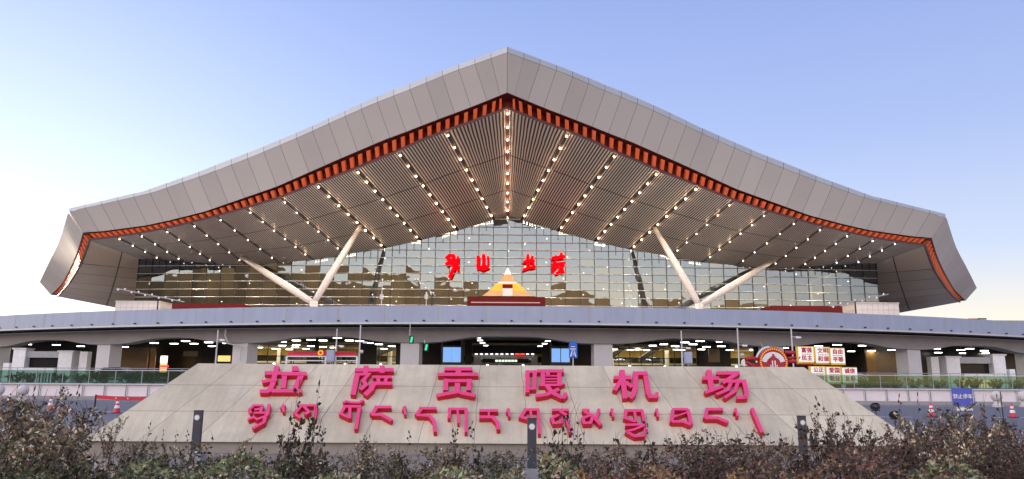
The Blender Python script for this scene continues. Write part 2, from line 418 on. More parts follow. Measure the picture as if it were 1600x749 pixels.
# fascia: cap strip, panelled fascia, wing fascia
for sgn in (0, 1):
    mbf, mbc, mbw = MB(), MB(), MB()
    T = (lambda p: p) if sgn == 0 else mir
    back0 = [p + Vector((0, 1.6, .15)) for p in top0]
    grid_patch(mbc, [[T(top1[i] + Vector((0, 0, .04))), T(top0[i]), T(back0[i])] for i in range(len(us))], lambda a, b: (us[a] * NPAN, b), flip=(sgn == 1))
    grid_patch(mbf, [[T(low[i]), T(top1[i])] for i in range(len(us))], lambda a, b: (us[a] * NPAN, b), flip=(sgn == 1))
    tip_back = WT[-1] + Vector((4, 6, 0))
    grid_patch(mbw, [[T(WL[i]), T(WT[i])] for i in range(WN + 1)], lambda a, b: (a / WN * 9, b), flip=(sgn == 1))
    mbw.quad(T(WL[-1]), T(WT[-1]), T(tip_back), T(WS[-1] + Vector((4, 6, 0))), uv=[(.5, 0)] * 4)
    mbf.build('fascia', M['alu'], terminal); mbc.build('roof_cap', M['alu_cap'], terminal); mbw.build('wing_fascia', M['alu_wing'], terminal)
roof = MB()
for sgn in (0, 1):
    T = (lambda p: p) if sgn == 0 else mir
    fr = [p + Vector((0, 1.6, .15)) for p in top0]
    bk = [Vector((X0 + (p.x - X0) * .9, 200, 14 + (p.z - 14) * .55)) for p in top0]
    grid_patch(roof, [[T(fr[i]), T(lerp(fr[i], bk[i], .4)), T(bk[i])] for i in range(len(us))], lambda a, b: (a, b), flip=(sgn == 1))
    wb = [lerp(bk[-1], Vector((WT[-1].x + 20, 205, 14)), k / WN) for k in range(WN + 1)]
    grid_patch(roof, [[T(WT[i] + Vector((.05, .3, .3))), T(wb[i])] for i in range(WN + 1)], lambda a, b: (a, b), flip=(sgn == 1))
o_roof = roof.build('roof', M['roof'], terminal)

# slatted soffit, strips fanning back to the glass
Sx = [793, 697, 622, 556, 494, 438, 384, 338, 298, 256, 217, 182, 141.5]
Bx = [793, 772, 715, 657, 602, 540, 490, 437, 385, 338, 288, 254, 218]
def frac_list(l, k):
    i = min(int(k), len(l) - 2); return l[i] + (l[i + 1] - l[i]) * (k - i)
SOFF = 3.6
def soffit_pt(k, t):
    a = front(Sc, frac_list(Sx, k), SOFF); bx = frac_list(Bx, k); b = Pf(bx, interp(Bc, bx))
    return lerp(a, b, t)
ms = MB()
KS = [i / 4 for i in range(49)]
for sgn in (0, 1):
    T = (lambda p: p) if sgn == 0 else mir
    grid_patch(ms, [[T(soffit_pt(k, j / 6)) for j in range(7)] for k in KS], lambda a, b: (KS[a], b / 6), flip=(sgn == 0))
ms.build('slatted_soffit', M['slat'], terminal)
WS[0] = soffit_pt(12, 0)
rear_in = P(212, 487, 158); b12 = soffit_pt(12, 1)
for sgn in (0, 1):
    mw = MB(); T = (lambda p: p) if sgn == 0 else mir
    grid_patch(mw, [[T(lerp(WS[i], lerp(b12, rear_in, i / WN), j / 6)) for j in range(7)] for i in range(WN + 1)], lambda a, b: (a / WN + .001, b / 6), flip=(sgn == 0))
    mw.build('wing_soffit', M['slat_panel'], terminal)

# red cornice band between fascia and soffit
mc, mt_ = MB(), MB()
SU = [front(Sc, 793 - 651.5 * (u - .012 * min(1, u / .05) * (1 - u)), SOFF) for u in us]
for sgn in (0, 1):
    T = (lambda p: p) if sgn == 0 else mir
    rows = []
    for i in range(len(us)):
        mid = lerp(low[i], SU[i], .5) + Vector((0, 1.0, .5))
        rows.append([T(low[i]), T(low[i] + Vector((0, .9, .35))), T(mid + Vector((0, .2, .1))), T(SU[i] + Vector((0, .3, .05)))])
    grid_patch(mc, rows, lambda a, b: (a, b), flip=(sgn == 0))
    rows = []
    for i in range(WN + 1):
        rows.append([T(WL[i]), T(lerp(WL[i], WS[i], .5) + Vector((.6, .5, .4))), T(WS[i])])
    grid_patch(mc, rows, lambda a, b: (a, b), flip=(sgn == 0))
    mt_.tube([T(p + Vector((0, -.12, .02))) for p in SU], .16, 6)
    mt_.tube([T(p + Vector((-.1, -.1, 0))) for p in WS], .16, 6)
mc.build('cornice_band', M['cornice'], terminal); mt_.build('cornice_trim', M['trim'], terminal)
# bracket blocks
def curve_at(pts, u):
    t = u * (len(pts) - 1); i = min(int(t), len(pts) - 2); return lerp(pts[i], pts[i + 1], t - i)
NB = 56
xs, acc = [], 0
for i in range(NB): acc += 15.3 - (15.3 - 8.4) * i / NB; xs.append(acc)
usb = [(.012 + .985 * (x - 8) / xs[-1]) for x in xs]
rest = MB()
def block_mb(mb, a0, a1, b0, b1, push):
    """between low edge points a0,a1 and soffit edge points b0,b1"""
    p = []
    for q in (0, 1):
        off = push * q
        p += [lerp(a0, b0, .22) + off, lerp(a1, b1, .22) + off, lerp(a1, b1, .86) + off, lerp(a0, b0, .86) + off]
    mb.hexa(p)
cnt = 0
for i, u in enumerate(usb):
    du = .0044 * (1 - .25 * u)
    a0, a1 = curve_at(low, min(1, u - du + .012 * (1 - u))), curve_at(low, min(1, u + du + .012 * (1 - u)))
    b0, b1 = curve_at(SU, max(0, u - du)), curve_at(SU, min(1, u + du))
    for sgn in (0, 1):
        T = (lambda p: p) if sgn == 0 else mir
        mb = MB() if i < 50 else rest
        block_mb(mb, T(a0), T(a1), T(b0), T(b1), Vector((0, .85, .3)))
        if i < 50: mb.build('cornice_block', M['block'], terminal, loc=T(lerp(a0, b0, .5)))
for k in range(30):
    f = .02 + .95 * k / 30; df = .010
    for sgn in (0, 1):
        T = (lambda p: p) if sgn == 0 else mir
        sx = 1 if sgn == 0 else -1
        block_mb(rest, T(curve_at(WL, f)), T(curve_at(WL, f + df)), T(curve_at(WS, f)), T(curve_at(WS, f + df)), Vector((.5 * sx, .4, .3)))
tag(rest.build('cornice_block', M['block'], terminal), kind='stuff')

# light strips and their downlights
counts = [10, 9, 9, 9, 8, 6, 6, 5, 5, 5, 4, 4]
rest = MB(); pr0 = random.Random(9)
for k in range(0, 12):
    for sgn in ((0,) if k == 0 else (0, 1)):
        T = (lambda p: p) if sgn == 0 else mir
        st = MB(); wd = .40 if k == 0 else (.24 if k < 5 else .15)
        a, b = T(soffit_pt(k, .0)), T(soffit_pt(k, 1))
        dn = Vector((0, 0, -.05)); sd_ = Vector((wd, 0, 0))
        if k == 0: st.quad(a - sd_ + dn, a + sd_ + dn, b + sd_ + dn, b - sd_ + dn)
        else:
            kk = .03
            st.quad(a - sd_ + dn, a + sd_ + dn, b + sd_ + dn, b - sd_ + dn)
        so = st.build('light_strip', M['dark'] if k else M['cornice'], terminal, loc=a)
        n = counts[k]
        for j in range(n):
            t = (.03 + .90 * j / (n - 1)) if k < 9 else (.03 + .8 * j / (n - 1))
            if k >= 5: t = .06 + .8 * j / (n - 1)
            c = lerp(a, b, t) + Vector((0, 0, -.14))
            rr = .128 if k < 5 else .095
            if k <= 5 or (k == 6 and True):
                m_ = MB(); m_.ball((0, 0, 0), rr, 6); m_.v = [tuple(Vector(v) + c) for v in m_.v]
                m_.build('downlight', M['lamp'] if k < 5 else M['lamp_weak'], so, loc=c, smooth=True)
                l = bpy.data.lights.new('downlight_glow', 'POINT'); l.energy = (7 if k < 5 else 4) * pr0.uniform(.5, 1.3); l.color = (1, .62, .36); l.shadow_soft_size = .12
                lo = bpy.data.objects.new('downlight_glow', l); COL.objects.link(lo); lo.location = c + Vector((0, 0, -.32))
            else:
                rest.ball(tuple(c), rr, 6)
tag(rest.build('downlight', M['lamp_weak'], terminal), kind='stuff')
# the downlights' real light on the departures deck
for k in (0, 2, 4, 6, 8, 10):
    for sgn in ((0,) if k == 0 else (0, 1)):
        for t in (.25, .75):
            c = soffit_pt(k, t); c = c if sgn == 0 else mir(c)
            l = bpy.data.lights.new('downlight_beam', 'SPOT'); l.energy = 820 if k < 6 else 650; l.color = (1, .84, .70); l.spot_size = R(150); l.spot_blend = .6; l.shadow_soft_size = .15
            lo = bpy.data.objects.new('downlight_beam', l); COL.objects.link(lo); lo.location = c + Vector((0, 0, -.35))

# glass front: slightly tilted panes between mullions
gm, mm, tm = MB(), MB(), MB()
ncol = 26; CW = 61.6 / ncol; rowh = 1.30; zb = 8.5
Btab = sorted([(Pf(x, y).x, Pf(x, y).z) for x, y in [(q, interp(Bc, q)) for q in range(214, 794, 6)]])
def topz(X):
    X = X if X < X0 else 2 * X0 - X
    return interp(Btab, X)
pr = random.Random(11)
def fpt(i): X = X0 + i * CW; return X, facade_Y(X)
for i in range(-ncol, ncol):
    xa, ya = fpt(i); xb, yb = fpt(i + 1); za, zb_ = topz(xa) + .3, topz(xb) + .3
    j = 0
    while True:
        z0 = zb + j * rowh; z1 = z0 + rowh
        if z0 > max(za, zb_): break
        z1a, z1b = min(z1, max(za, z0)), min(z1, max(zb_, z0))
        # bowed pane: the mirror image ripples from pane to pane
        tl_ = pr.gauss(0, .0032); hz = pr.gauss(0, .0012); e = [-tl_ - hz, -tl_ + hz, tl_ + hz, tl_ - hz]
        gm.quad((xa + .02, ya + e[0], z0 + .01), (xb - .02, yb + e[1], z0 + .01), (xb - .02, yb + e[2], z1b - .01), (xa + .02, ya + e[3], z1a - .01))
        j += 1
for i in range(-ncol, ncol + 1):
    xa, ya = fpt(i); mm.box(xa - .055, xa + .055, ya - .08, ya + .28, zb, topz(xa) + .2)
for i in range(-ncol, ncol, 1):          # half mullions of the clerestory row
    xa, ya = fpt(i + .5)
    if abs(i + .5) < 12 or abs(i + .5) > 20:
        zt = topz(xa); mm.box(xa - .045, xa + .045, ya - .07, ya + .15, zt - 1.5, zt)
j = 1
while zb + j * rowh < 29.5:
    z = zb + j * rowh; run = []
    for i2 in range(-ncol * 2, ncol * 2 + 1):
        x, y = fpt(i2 / 2)
        if topz(x) > z - .4: run.append(Vector((x, y - .22, z)))
        elif run:
            if len(run) > 1: tm.tube(run, .055, 6)
            run = []
    if len(run) > 1: tm.tube(run, .055, 6)
    j += 1
gm.build('curtain_glass', M['glass'], terminal); mm.build('mullion', M['mullion'], terminal); tm.build('transom_tube', M['transom'], terminal)
# hall behind the glass
h = MB()
for sgn in (0, 1):
    T = (lambda p: p) if sgn == 0 else mir
    xs_ = [X0 - 61.2 * k / 10 for k in range(11)]
    grid_patch(h, [[T(Vector((x, 150, 8.5))), T(Vector((x, 150, topz(x) + .5)))] for x in xs_], lambda a, b: (a, b))
    grid_patch(h, [[T(Vector((x, 150, topz(x) + .4))), T(Vector((x, facade_Y(x) + .4, topz(x) + .6)))] for x in xs_], lambda a, b: (a, b))
    h.quad(T(Vector((X0 - 61.6, 122.9, 8.5))), T(Vector((X0 - 61.6, 200, 8.5))), T(Vector((X0 - 61.6, 200, 26))), T(Vector((X0 - 61.6, 122.9, topz(X0 - 61.5)))))
h.build('hall_wall', M['interior'], terminal)
h = MB(); h.box(X0 - 61.5, X0 + 61.5, 119, 200, 8.3, 8.48); h.build('hall_floor', M['paving'], terminal)
h = MB(); h2 = MB(); hq = random.Random(4)
for r_ in range(7):
    for c_ in range(17):
        x = X0 - 56 + c_ * 7 + (r_ % 2) * 3.4 + hq.uniform(-.5, .5); y = 126 + r_ * 3.4; zz = topz(x) - .6 - r_ * 1.5
        h.ball((x, y, zz), .11, 6); h2.box(x - .015, x + .015, y - .015, y + .015, zz + .14, topz(x) + .4)
tag(h.build('hall_pendant', M['lamp_weak'], terminal), kind='stuff'); tag(h2.build('pendant_rod', M['mullion'], terminal), kind='stuff')

# V columns
for sgn in (0, 1):
    T = (lambda p: p) if sgn == 0 else mir
    base = P(490, 482, 104); base.z = 8.5
    foot = P(490, 474, 104)
    vroot = MB(); vroot.lathe([(1.1, 0), (1.1, .25), (.55, .5), (.55, foot.z - 8.5 + .25), (.05, foot.z - 8.5 + .35)], 14, T(base)); 
    vo = vroot.build('branching_column', M['white_steel'], terminal, loc=T(base), smooth=True)
    in_top = soffit_pt(4, .55)
    best = min([soffit_pt(4, t / 40) for t in range(41)], key=lambda p: abs((p - EYE).normalized().dot(ray(557, 357).normalized()) - 1))
    out_best = min([soffit_pt(8 + a / 20, t / 40) for t in range(41) for a in range(-20, 21)], key=lambda p: 1 - (p - EYE).normalized().dot(ray(379, 403).normalized()))
    for tp in (best, out_best):
        s_ = MB(); f0 = foot.copy(); d = (tp - f0)
        pts = [T(f0 + d * t) for t in (-.01, .08, .25, .5, .75, .93, 1.0)]
        s_.tube(pts, [.36, .44, .52, .52, .44, .32, .26], 14)
        s_.build('strut', M['white_steel'], vo, loc=T(f0), smooth=True)

# entrance canopies on the departures deck, tiled lift boxes
def boxpx(x0, x1, y0, Y, depth, zlow=8.5):
    a, b = P(x0, y0, Y), P(x1, y0, Y); return a.x, b.x, Y, Y + depth, zlow, (a.z + b.z) / 2
cb = MB(); X = boxpx(730, 852, 464, 112, 5); cb.box(*X[:4], X[4] + 3.4, X[5]); cv = cb.build('entrance_canopy', M['maroon'], terminal, loc=((X[0] + X[1]) / 2, 112, 8.5))
s_ = MB(); s_.box(X[0] + .6, X[1] - .8, 111.94, 111.99, X[5] - .95, X[5] - .8); s_.build('canopy_strip', M['maroon_l'], cv)
s_ = MB()
for xx in (X[0] + .3, X[1] - .6, (X[0] + X[1]) / 2): s_.box(xx, xx + .3, 113, 113.3, 8.5, X[4] + 3.4)
s_.build('canopy_post', M['maroon'], cv)
for sgn, (xa, xb, yy) in enumerate(((269, 378, 474.5), (1205, 1316, 478))):
    cb = MB(); X = boxpx(xa, xb, yy, 112, 5); cb.box(*X[:4], X[4] + 2.8, X[5]); cv = cb.build('entrance_canopy', M['maroon'], terminal, loc=((X[0] + X[1]) / 2, 112, 8.5))
    s_ = MB(); s_.box(X[0] + .6 + 2.2 * sgn, X[1] - 2.8 + 2.0 * sgn, 111.94, 111.99, X[5] - 1.2, X[5] - 1.05); s_.build('canopy_strip', M['maroon_l'], cv)
    s_ = MB()
    for xx in (X[0] + .3, X[1] - .6): s_.box(xx, xx + .3, 113, 113.3, 8.5, X[4] + 2.8)
    s_.build('canopy_post', M['maroon'], cv)
for xa, xb, yy, lab in ((181, 250, 471.5, 'beige tiled lift box at the sunlit end of the glass front'), (1338, 1404, 474, 'pale tiled lift box beside the maroon canopy with two white marks')):
    X = boxpx(xa, xb, yy, 112, 6); cb = MB(); cb.box(*X)
    lift = thing('lift_box', ((X[0] + X[1]) / 2, 114, 8.5), lab, 'lift box')
    cb.build('shell', stripe_mat('tiled_wall_' + str(xa), (.62, .58, .56), (.4, .38, .36), 1, 0.0), lift)
    s_ = MB()
    for q in range(1, 5): s_.box(X[0] - .02, X[1] + .02, X[2] - .02, X[3], 8.5 + (X[5] - 8.5) * q / 5, 8.53 + (X[5] - 8.5) * q / 5)
    for q in range(1, 8): s_.box(X[0] + (X[1] - X[0]) * q / 8, X[0] + (X[1] - X[0]) * q / 8 + .03, X[2] - .021, X[2], 8.5, X[5])
    s_.build('tile_joint', M['grey'], lift)
    s_ = MB(); s_.box(X[0] - .1, X[1] + .1, X[2] - .1, X[3] + .1, X[5] + .001, X[5] + .1); s_.build('roof_slab', M['tile'], lift)

# gilded shrine model behind the central canopy
gp = P(793, 464, 117); apex = P(793, 418, 117)
pyr = thing('gilded_pyramid', (gp.x, 117, 8.5), 'gold and cream pyramid shrine behind the central maroon canopy', 'shrine')
hw = (P(838, 463, 117).x - P(748, 463, 117).x) / 2; zt = apex.z; z0 = 8.5
zg = gp.z
def hwid(z):
    return hw * interp([(0, .88), (.18, .64), (.42, .40), (.5, .27), (.75, .13), (1, .012)], (z - zg) / (zt - zg))
def slab(mb, za, zb2, y0=117.0):
    n = 4; cx = gp.x
    for q in range(n):
        z1, z2 = lerp(za, zb2, q / n), lerp(za, zb2, (q + 1) / n) - (.004 if q < n - 1 else 0)
        wa, wb_ = hwid(z1), hwid(z2); da, db = wa * .25, wb_ * .25
        mb.hexa([(cx - wa, y0 - da, z1), (cx + wa, y0 - da, z1), (cx + wa, y0 + da, z1), (cx - wa, y0 + da, z1), (cx - wb_, y0 - db, z2), (cx + wb_, y0 - db, z2), (cx + wb_, y0 + db, z2), (cx - wb_, y0 + db, z2)])
H = zt - zg
s_ = MB(); s_.box(gp.x - hw, gp.x + hw, 116.2, 117.8, 8.5, zg); s_.build('plinth', M['maroon'], pyr)
s_ = MB(); slab(s_, zg, zg + H * .18); s_.build('lower_tier', M['cream'], pyr)
s_ = MB(); slab(s_, zg + H * .181, zg + H * .45); s_.build('gold_tier', M['gold'], pyr)
s_ = MB(); slab(s_, zg + H * .451, zg + H * .5); s_.build('white_band', M['white'], pyr)
s_ = MB(); slab(s_, zg + H * .501, zg + H * .75); s_.build('upper_tier', M['cream'], pyr)
s_ = MB(); slab(s_, zg + H * .751, zt - .05); s_.build('white_peak', M['white'], pyr)
s_ = MB(); s_.box(gp.x - .8, gp.x + .8, 116.0, 116.35, zg, zg + H * .26); s_.build('doorway', M['white'], pyr)
s_ = MB(); s_.box(gp.x - .8, gp.x + .8, 116.1, 116.4, zg + H * .262, zg + H * .40); s_.build('red_lintel', M['maroon'], pyr)

# ------------------------------------------------------------------ strokes -> solid letters
def stroke_poly(pts, w_, sy):
    """closed outline of a polyline of width w_ (y scaled by sy so that strokes keep even width on the plane)"""
    p = [Vector((x, y / sy)) for x, y in pts]; L_, R_ = [], []
    for i, q in enumerate(p):
        d0 = (p[i] - p[i - 1]).normalized() if i else None
        d1 = (p[i + 1] - p[i]).normalized() if i < len(p) - 1 else None
        if d0 is None: d0 = d1
        if d1 is None: d1 = d0
        d = (d0 + d1).normalized(); n = Vector((-d.y, d.x)); k = 1 / max(.6, n.dot(Vector((-d0.y, d0.x))))
        ww = w_ / 2 * k
        if isinstance(w_, tuple): pass
        L_.append(q + n * ww); R_.append(q - n * ww)
    return [(v.x, v.y * sy) for v in L_ + R_[::-1]]
def letter(name, strokes, org, s, default_w, sy, front_p, nrm, ext, material, parent, label=None, thin=.92):
    mb = MB(); jit = 0
    for st in strokes:
        wv = default_w
        if isinstance(st[-1], (int, float)): wv = st[-1]; st = st[:-1]
        wv *= thin
        poly = stroke_poly(st, wv, sy)
        if wv and len(st) >= 2:
            # split into quads so that every piece is convex
            n = len(st); L_ = poly[:n]; R_ = poly[n:][::-1]
            for i in range(n - 1):
                jit += 1
                q = [L_[i], L_[i + 1], R_[i + 1], R_[i]]
                wp = [Pplane(org[0] + x / s, org[1] + y / s, front_p + nrm * (.0015 * (jit % 9)), nrm) for x, y in q]
                if (wp[1] - wp[0]).cross(wp[3] - wp[0]).dot(nrm) > 0: wp = wp[::-1]
                mb.prism([p - nrm * (ext + .0015 * (jit % 9)) for p in wp][::-1], nrm * (ext + .0015 * (jit % 9)))
    c = sum((Vector(v) for v in mb.v), Vector()) / len(mb.v)
    o = mb.build(name, material, parent, loc=c)
    bmm = bmesh.new(); bmm.from_mesh(o.data); bmesh.ops.recalc_face_normals(bmm, faces=bmm.faces); bmm.normal_update()
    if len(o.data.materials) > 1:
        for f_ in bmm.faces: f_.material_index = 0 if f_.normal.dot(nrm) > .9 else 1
    bmm.to_mesh(o.data); bmm.free()
    if label: o['label'] = label
    return o
facade_letters = [
 [[(112, 165), (150, 130), (205, 135)], [(130, 195), (205, 180)], [(108, 228), (150, 205), (215, 225)], [(240, 138), (235, 292), 24], [(195, 130), (205, 250), (180, 300), (150, 370)], [(140, 150), (215, 265)]],
 [[(458, 132), (455, 262)], [(515, 118), (515, 272), 36], [(562, 138), (565, 258), 24], [(438, 258), (572, 252)], [(475, 265), (510, 282), (550, 262), 22]],
 [[(988, 118), (985, 275), 30], [(935, 200), (1025, 180), 26], [(932, 285), (985, 262), (1015, 240), 24], [(1020, 142), (1048, 155), 26], [(1005, 198), (1062, 186), 22], [(1040, 200), (1052, 250), 24], [(1005, 260), (1072, 248), 26]],
 [[(1240, 160), (1382, 140), 32], [(1283, 128), (1288, 182), 24], [(1342, 100), (1346, 165), 26], [(1262, 195), (1258, 312), 30], [(1270, 200), (1312, 232), (1275, 272), 26], [(1310, 215), (1388, 208), 26], [(1325, 240), (1378, 245), 22], [(1335, 255), (1318, 310), (1285, 322), 28], [(1345, 255), (1368, 322), 30]],
]
for st in facade_letters:
    letter('red_letter', st, (680, 380), 6.81, 35, 1.0, Vector((0, 118.6, 15)), Vector((0, -1, 0)), .35, M['red_lit'], terminal, thin=1.0)

# ================================================================== VIADUCT
via = thing('viaduct', (0, 84, 0), 'curved elevated road with lavender parapet in front of the terminal', 'viaduct')
def VY(x): return 80 + x * x / 264
XS = [-135 + 1.5 * i for i in range(181)]
def sweep(mb, prof, zfun=None, closed=True):
    """prof: list of (dy, z); swept along the viaduct curve"""
    rows = []
    for x in XS:
        rows.append([Vector((x, VY(x) + dy, (zfun(x, z) if zfun else z))) for dy, z in prof] + ([Vector((x, VY(x) + prof[0][0], (zfun(x, prof[0][1]) if zfun else prof[0][1])))] if closed else []))
    grid_patch(mb, rows, lambda a, b: (a, b), flip=True)
zc = lambda py, Y: P(793, py, Y).z
pt_, pb_ = zc(478.5, 80), zc(504.5, 80)
s_ = MB(); sweep(s_, [(0, pb_), (0, pt_), (.25, pt_ + .02), (.3, pb_)]); par = s_.build('parapet', M['parapet'], via)
s_ = MB(); jx = -130.0; k = 0
while jx < 130:
    jw = .10 if k % 5 == 0 else .045; s_.box(jx - jw, jx + jw, VY(jx) - .012, VY(jx) + .1, pb_ + .06, pt_ + .01); jx += 5.9 if k % 2 else 5.2; k += 1
s_.build('panel_joint', M['grey'], par)
jx = -78.75
while jx < 79:
    s_ = MB(); s_.box(jx - .12, jx + .12, VY(jx) - .16, VY(jx) - .0, pb_ + .14, pb_ + .27); s_.build('drain_spout', M['black'], par, loc=(jx, VY(jx), pb_ + .2)); jx += 3.15
s_ = MB(); zt_ = pb_ - .18; sweep(s_, [(-.12, zt_), (-.12, pb_ - .003), (.35, pb_ - .003), (.35, zt_)]); s_.build('edge_trim', M['lgrey'], via)
zg1 = zc(513.5, 82.6)
s_ = MB(); sweep(s_, [(.0, zt_ - .03), (.0, zt_ - .003), (.36, 8.0), (24, 8.3), (30, 8.3), (30, 7.6), (2.6, zg1 + .25)]); s_.build('deck', M['dark'], via)
s_ = MB(); sweep(s_, [(.5, 8.12), (24, 8.38), (42, 8.38), (42, 8.36), (24, 8.36), (.5, 8.1)]); s_.build('deck_surface', M['deck_top'], via)
s_ = MB()
rows = [Vector((x, VY(x) + 2.35, zg1 + .05)) for x in XS]; s_.tube(rows, .07, 6); s_.build('pipe_rail', M['lgrey'], via)
piers = [P(x, 560, 84 + ((x - 793) / 1160 * 84) ** 2 / 264).x for x in (-40, 161, 382, 643, 940, 1205, 1426, 1640)]
zlo, zhi = zc(536, 82.6), zc(526, 82.6)
def girder_z(x, z):
    if z > zg1 - .2: return z
    d = min(abs(x - p) for p in piers); t = min(1, max(0, (d - 1.8) / 6.5)); t = t * t * (3 - 2 * t)
    return zlo + (zhi - zlo) * t
s_ = MB(); sweep(s_, [(2.6, 0), (2.6, zg1), (5.0, zg1), (5.0, 0)], girder_z); s_.build('girder', M['vconc'], via)
for x in piers:
    s_ = MB(); mt4 = Matrix.Translation((x, VY(x) + 3.8, 1.2)) @ Matrix.Rotation(math.atan(x / 132) * -.2 + (R(-24) if x < 0 else R(24)), 4, 'Z')
    if abs(x) < 26: mt4 = Matrix.Translation((x, VY(x) + 3.8, 1.2)) @ Matrix.Rotation(R(-5) if x < 0 else R(4), 4, 'Z')
    s_.box(-1.05, 1.05, -.9, .9, 0, zlo - 1.2 + .02, mtx=mt4)
    s_.box(-1.25, 1.25, -1.1, 1.1, 0, .12, mtx=mt4); s_.build('pier', M['pier'], via, loc=(x, VY(x) + 3.8, 1.2))
# downpipes bent from the girder to a pier
for x in (piers[2], piers[5]):
    s_ = MB(); Y = VY(x) + 2.3
    s_.tube([(x - 1.9, Y, zg1), (x - 1.9, Y, zg1 - .8), (x - 1.5, Y, zlo - .1), (x - .4, Y, zlo - .3), (x + .0, Y, zlo - .45), (x, Y, zlo - 2)], .09, 6); s_.build('downpipe', M['lgrey'], via)
# ramps curving off behind both ends of the viaduct
for sg, lab in ((-1, 'distant elevated ramp beside the bright sunlit sky'), (1, 'distant elevated ramp with small vehicles on top')):
    rp = thing('elevated_ramp', (sg * 120, 150, 0), lab, 'ramp')
    s_ = MB(); x0, x1 = sg * 70, sg * 190
    ztop = P(1590 if sg > 0 else 10, 501 if sg > 0 else 493.5, 150).z
    s_.box(min(x0, x1), max(x0, x1), 150, 150.4, ztop - 1.6, ztop); s_.build('parapet', M['grey'], rp)
    s_ = MB(); s_.box(min(x0, x1), max(x0, x1), 150.41, 160, ztop - 2.8, ztop - 1.1); s_.build('deck', M['vconc'], rp)
    for q in range(4):
        s_ = MB(); xx = sg * (85 + 26 * q); s_.box(xx - 1, xx + 1, 153, 156, 0, ztop - 2.8); s_.build('pier', M['pier'], rp)

# ================================================================== ARRIVALS LEVEL
WALLY = 114.5
arr = thing('arrivals_front', (0, WALLY, 1.2), 'dark arrivals hall front with lit openings under the deck', 'arrivals hall')
def px_box(mb, x0, x1, y0, y1, Y, depth):
    a, b = P(x0, y1, Y), P(x1, y0, Y); mb.box(a.x, b.x, Y, Y + depth, max(a.z, 1.2), b.z)
# opaque wall panels with gaps for the lit halls
for x0, x1 in ((-60, 395), (478, 500), (560, 590), (618, 690), (725, 738), (846, 862), (892, 950), (1090, 1140), (1180, 1660)):
    s_ = MB(); px_box(s_, x0, x1, 520, 598, WALLY, .3); s_.build('dark_wall', M['dark_brown'], arr)
s_ = MB(); px_box(s_, 180, 232, 543, 584, 108, .3); s_.build('bronze_wall', M['brown_wall'], arr); s_ = MB(); px_box(s_, 1370, 1412, 545, 588, 108, .3); s_.build('bronze_wall', M['brown_wall'], arr)
s_ = MB(); px_box(s_, 232.2, 244, 543, 584, 108.02, .3); s_.build('amber_wall', M['brown_wall2'], arr); s_ = MB(); px_box(s_, 1356, 1369.8, 545, 588, 108.02, .3); s_.build('amber_wall', M['brown_wall2'], arr)
s_ = MB(); s_.box(-100, 100, 132, 132.3, 1.2, 8); s_.build('hall_back_wall', M['yellow_lit'], arr)
s_ = MB(); s_.box(-100, 100, WALLY + .31, 131.9, 7.0, 7.2); s_.build('hall_ceiling', M['interior'], arr)
# glazing bars and pale door frames across the openings
for x0, x1 in ((395, 478), (590, 618), (950, 1090), (500, 560)):
    s_ = MB(); n = max(2, int((x1 - x0) / 17))
    for q in range(n + 1):
        xx = x0 + (x1 - x0) * q / n; a = P(xx, 590, WALLY); s_.box(a.x - .05, a.x + .05, WALLY, WALLY + .12, 1.2, 7.1)
    for zz in (3.6, 5.2): s_.box(P(x0, 560, WALLY).x, P(x1, 560, WALLY).x, WALLY - .06, WALLY - .001, zz, zz + .09)
    s_.build('glazing_bar', M['mullion'], arr)
for (x0, y0, x1, y1) in ((560, 568, 618, 545), (1000, 568, 1040, 540), (985, 540, 950, 566)):      # escalator flights seen through the glass
    s_ = MB(); a, b = P(x0, y0, 120), P(x1, y1, 120); dz = Vector((0, 0, .9)); dy = Vector((0, 1.4, 0))
    s_.hexa([a, b, b + dy, a + dy, a + dz, b + dz, b + dz + dy, a + dz + dy]); s_.build('escalator', M['black'], arr)
s_ = MB(); s_.box(-100, 100, 124, 131.9, 4.5, 4.75); s_.build('mezzanine_slab', M['tile'], arr)
s_ = MB(); s_.box(-100, 100, 123.9, 123.96, 4.76, 5.7); s_.build('mezzanine_glass', M['glass'], arr)
for x in range(-50, 60, 9):
    s_ = MB(); s_.tube([(x + 3.3, 122, 1.2), (x + 3.3, 122, 7)], .35, 12); s_.build('hall_column', M['pier'], arr, loc=(x + 3.3, 122, 1.2))
for x in range(-46, 60, 6):
    for yy in (118, 127):
        s_ = MB(); s_.box(x - .5, x + .5, yy - .12, yy + .12, 6.7, 6.78) if yy == 118 else s_.box(x - .15, x + .15, yy - .15, yy + .15, 4.3, 4.42); s_.build('hall_lamp', M['tube'], arr, loc=(x, yy, 6.7 if yy == 118 else 4.3))
# luminous screens set in pale bays
for x0, x1, y0, y1, lab in ((692, 720, 543, 566, None), (862, 890, 545, 566, None)):
    s_ = MB(); px_box(s_, x0 - 3, x1 + 5, 522, 572, 113.9, .3); bay = s_.build('display_bay', M['interior'], arr)
    s_ = MB(); px_box(s_, x0, x1, y0, y1, 113.8, .06); s_.build('screen', M['screen'], bay)
    s_ = MB(); px_box(s_, x0, x1, 527, 540, 113.85, .03); s_.build('upper_glass', M['glass'], bay)
    s_ = MB(); m_ = (x0 + x1) / 2; px_box(s_, m_ - .4, m_ + .4, 523, 567, 113.7, .05); px_box(s_, x0, x1, 541, 542, 113.72, .05); s_.build('bar', M['mullion'], bay)
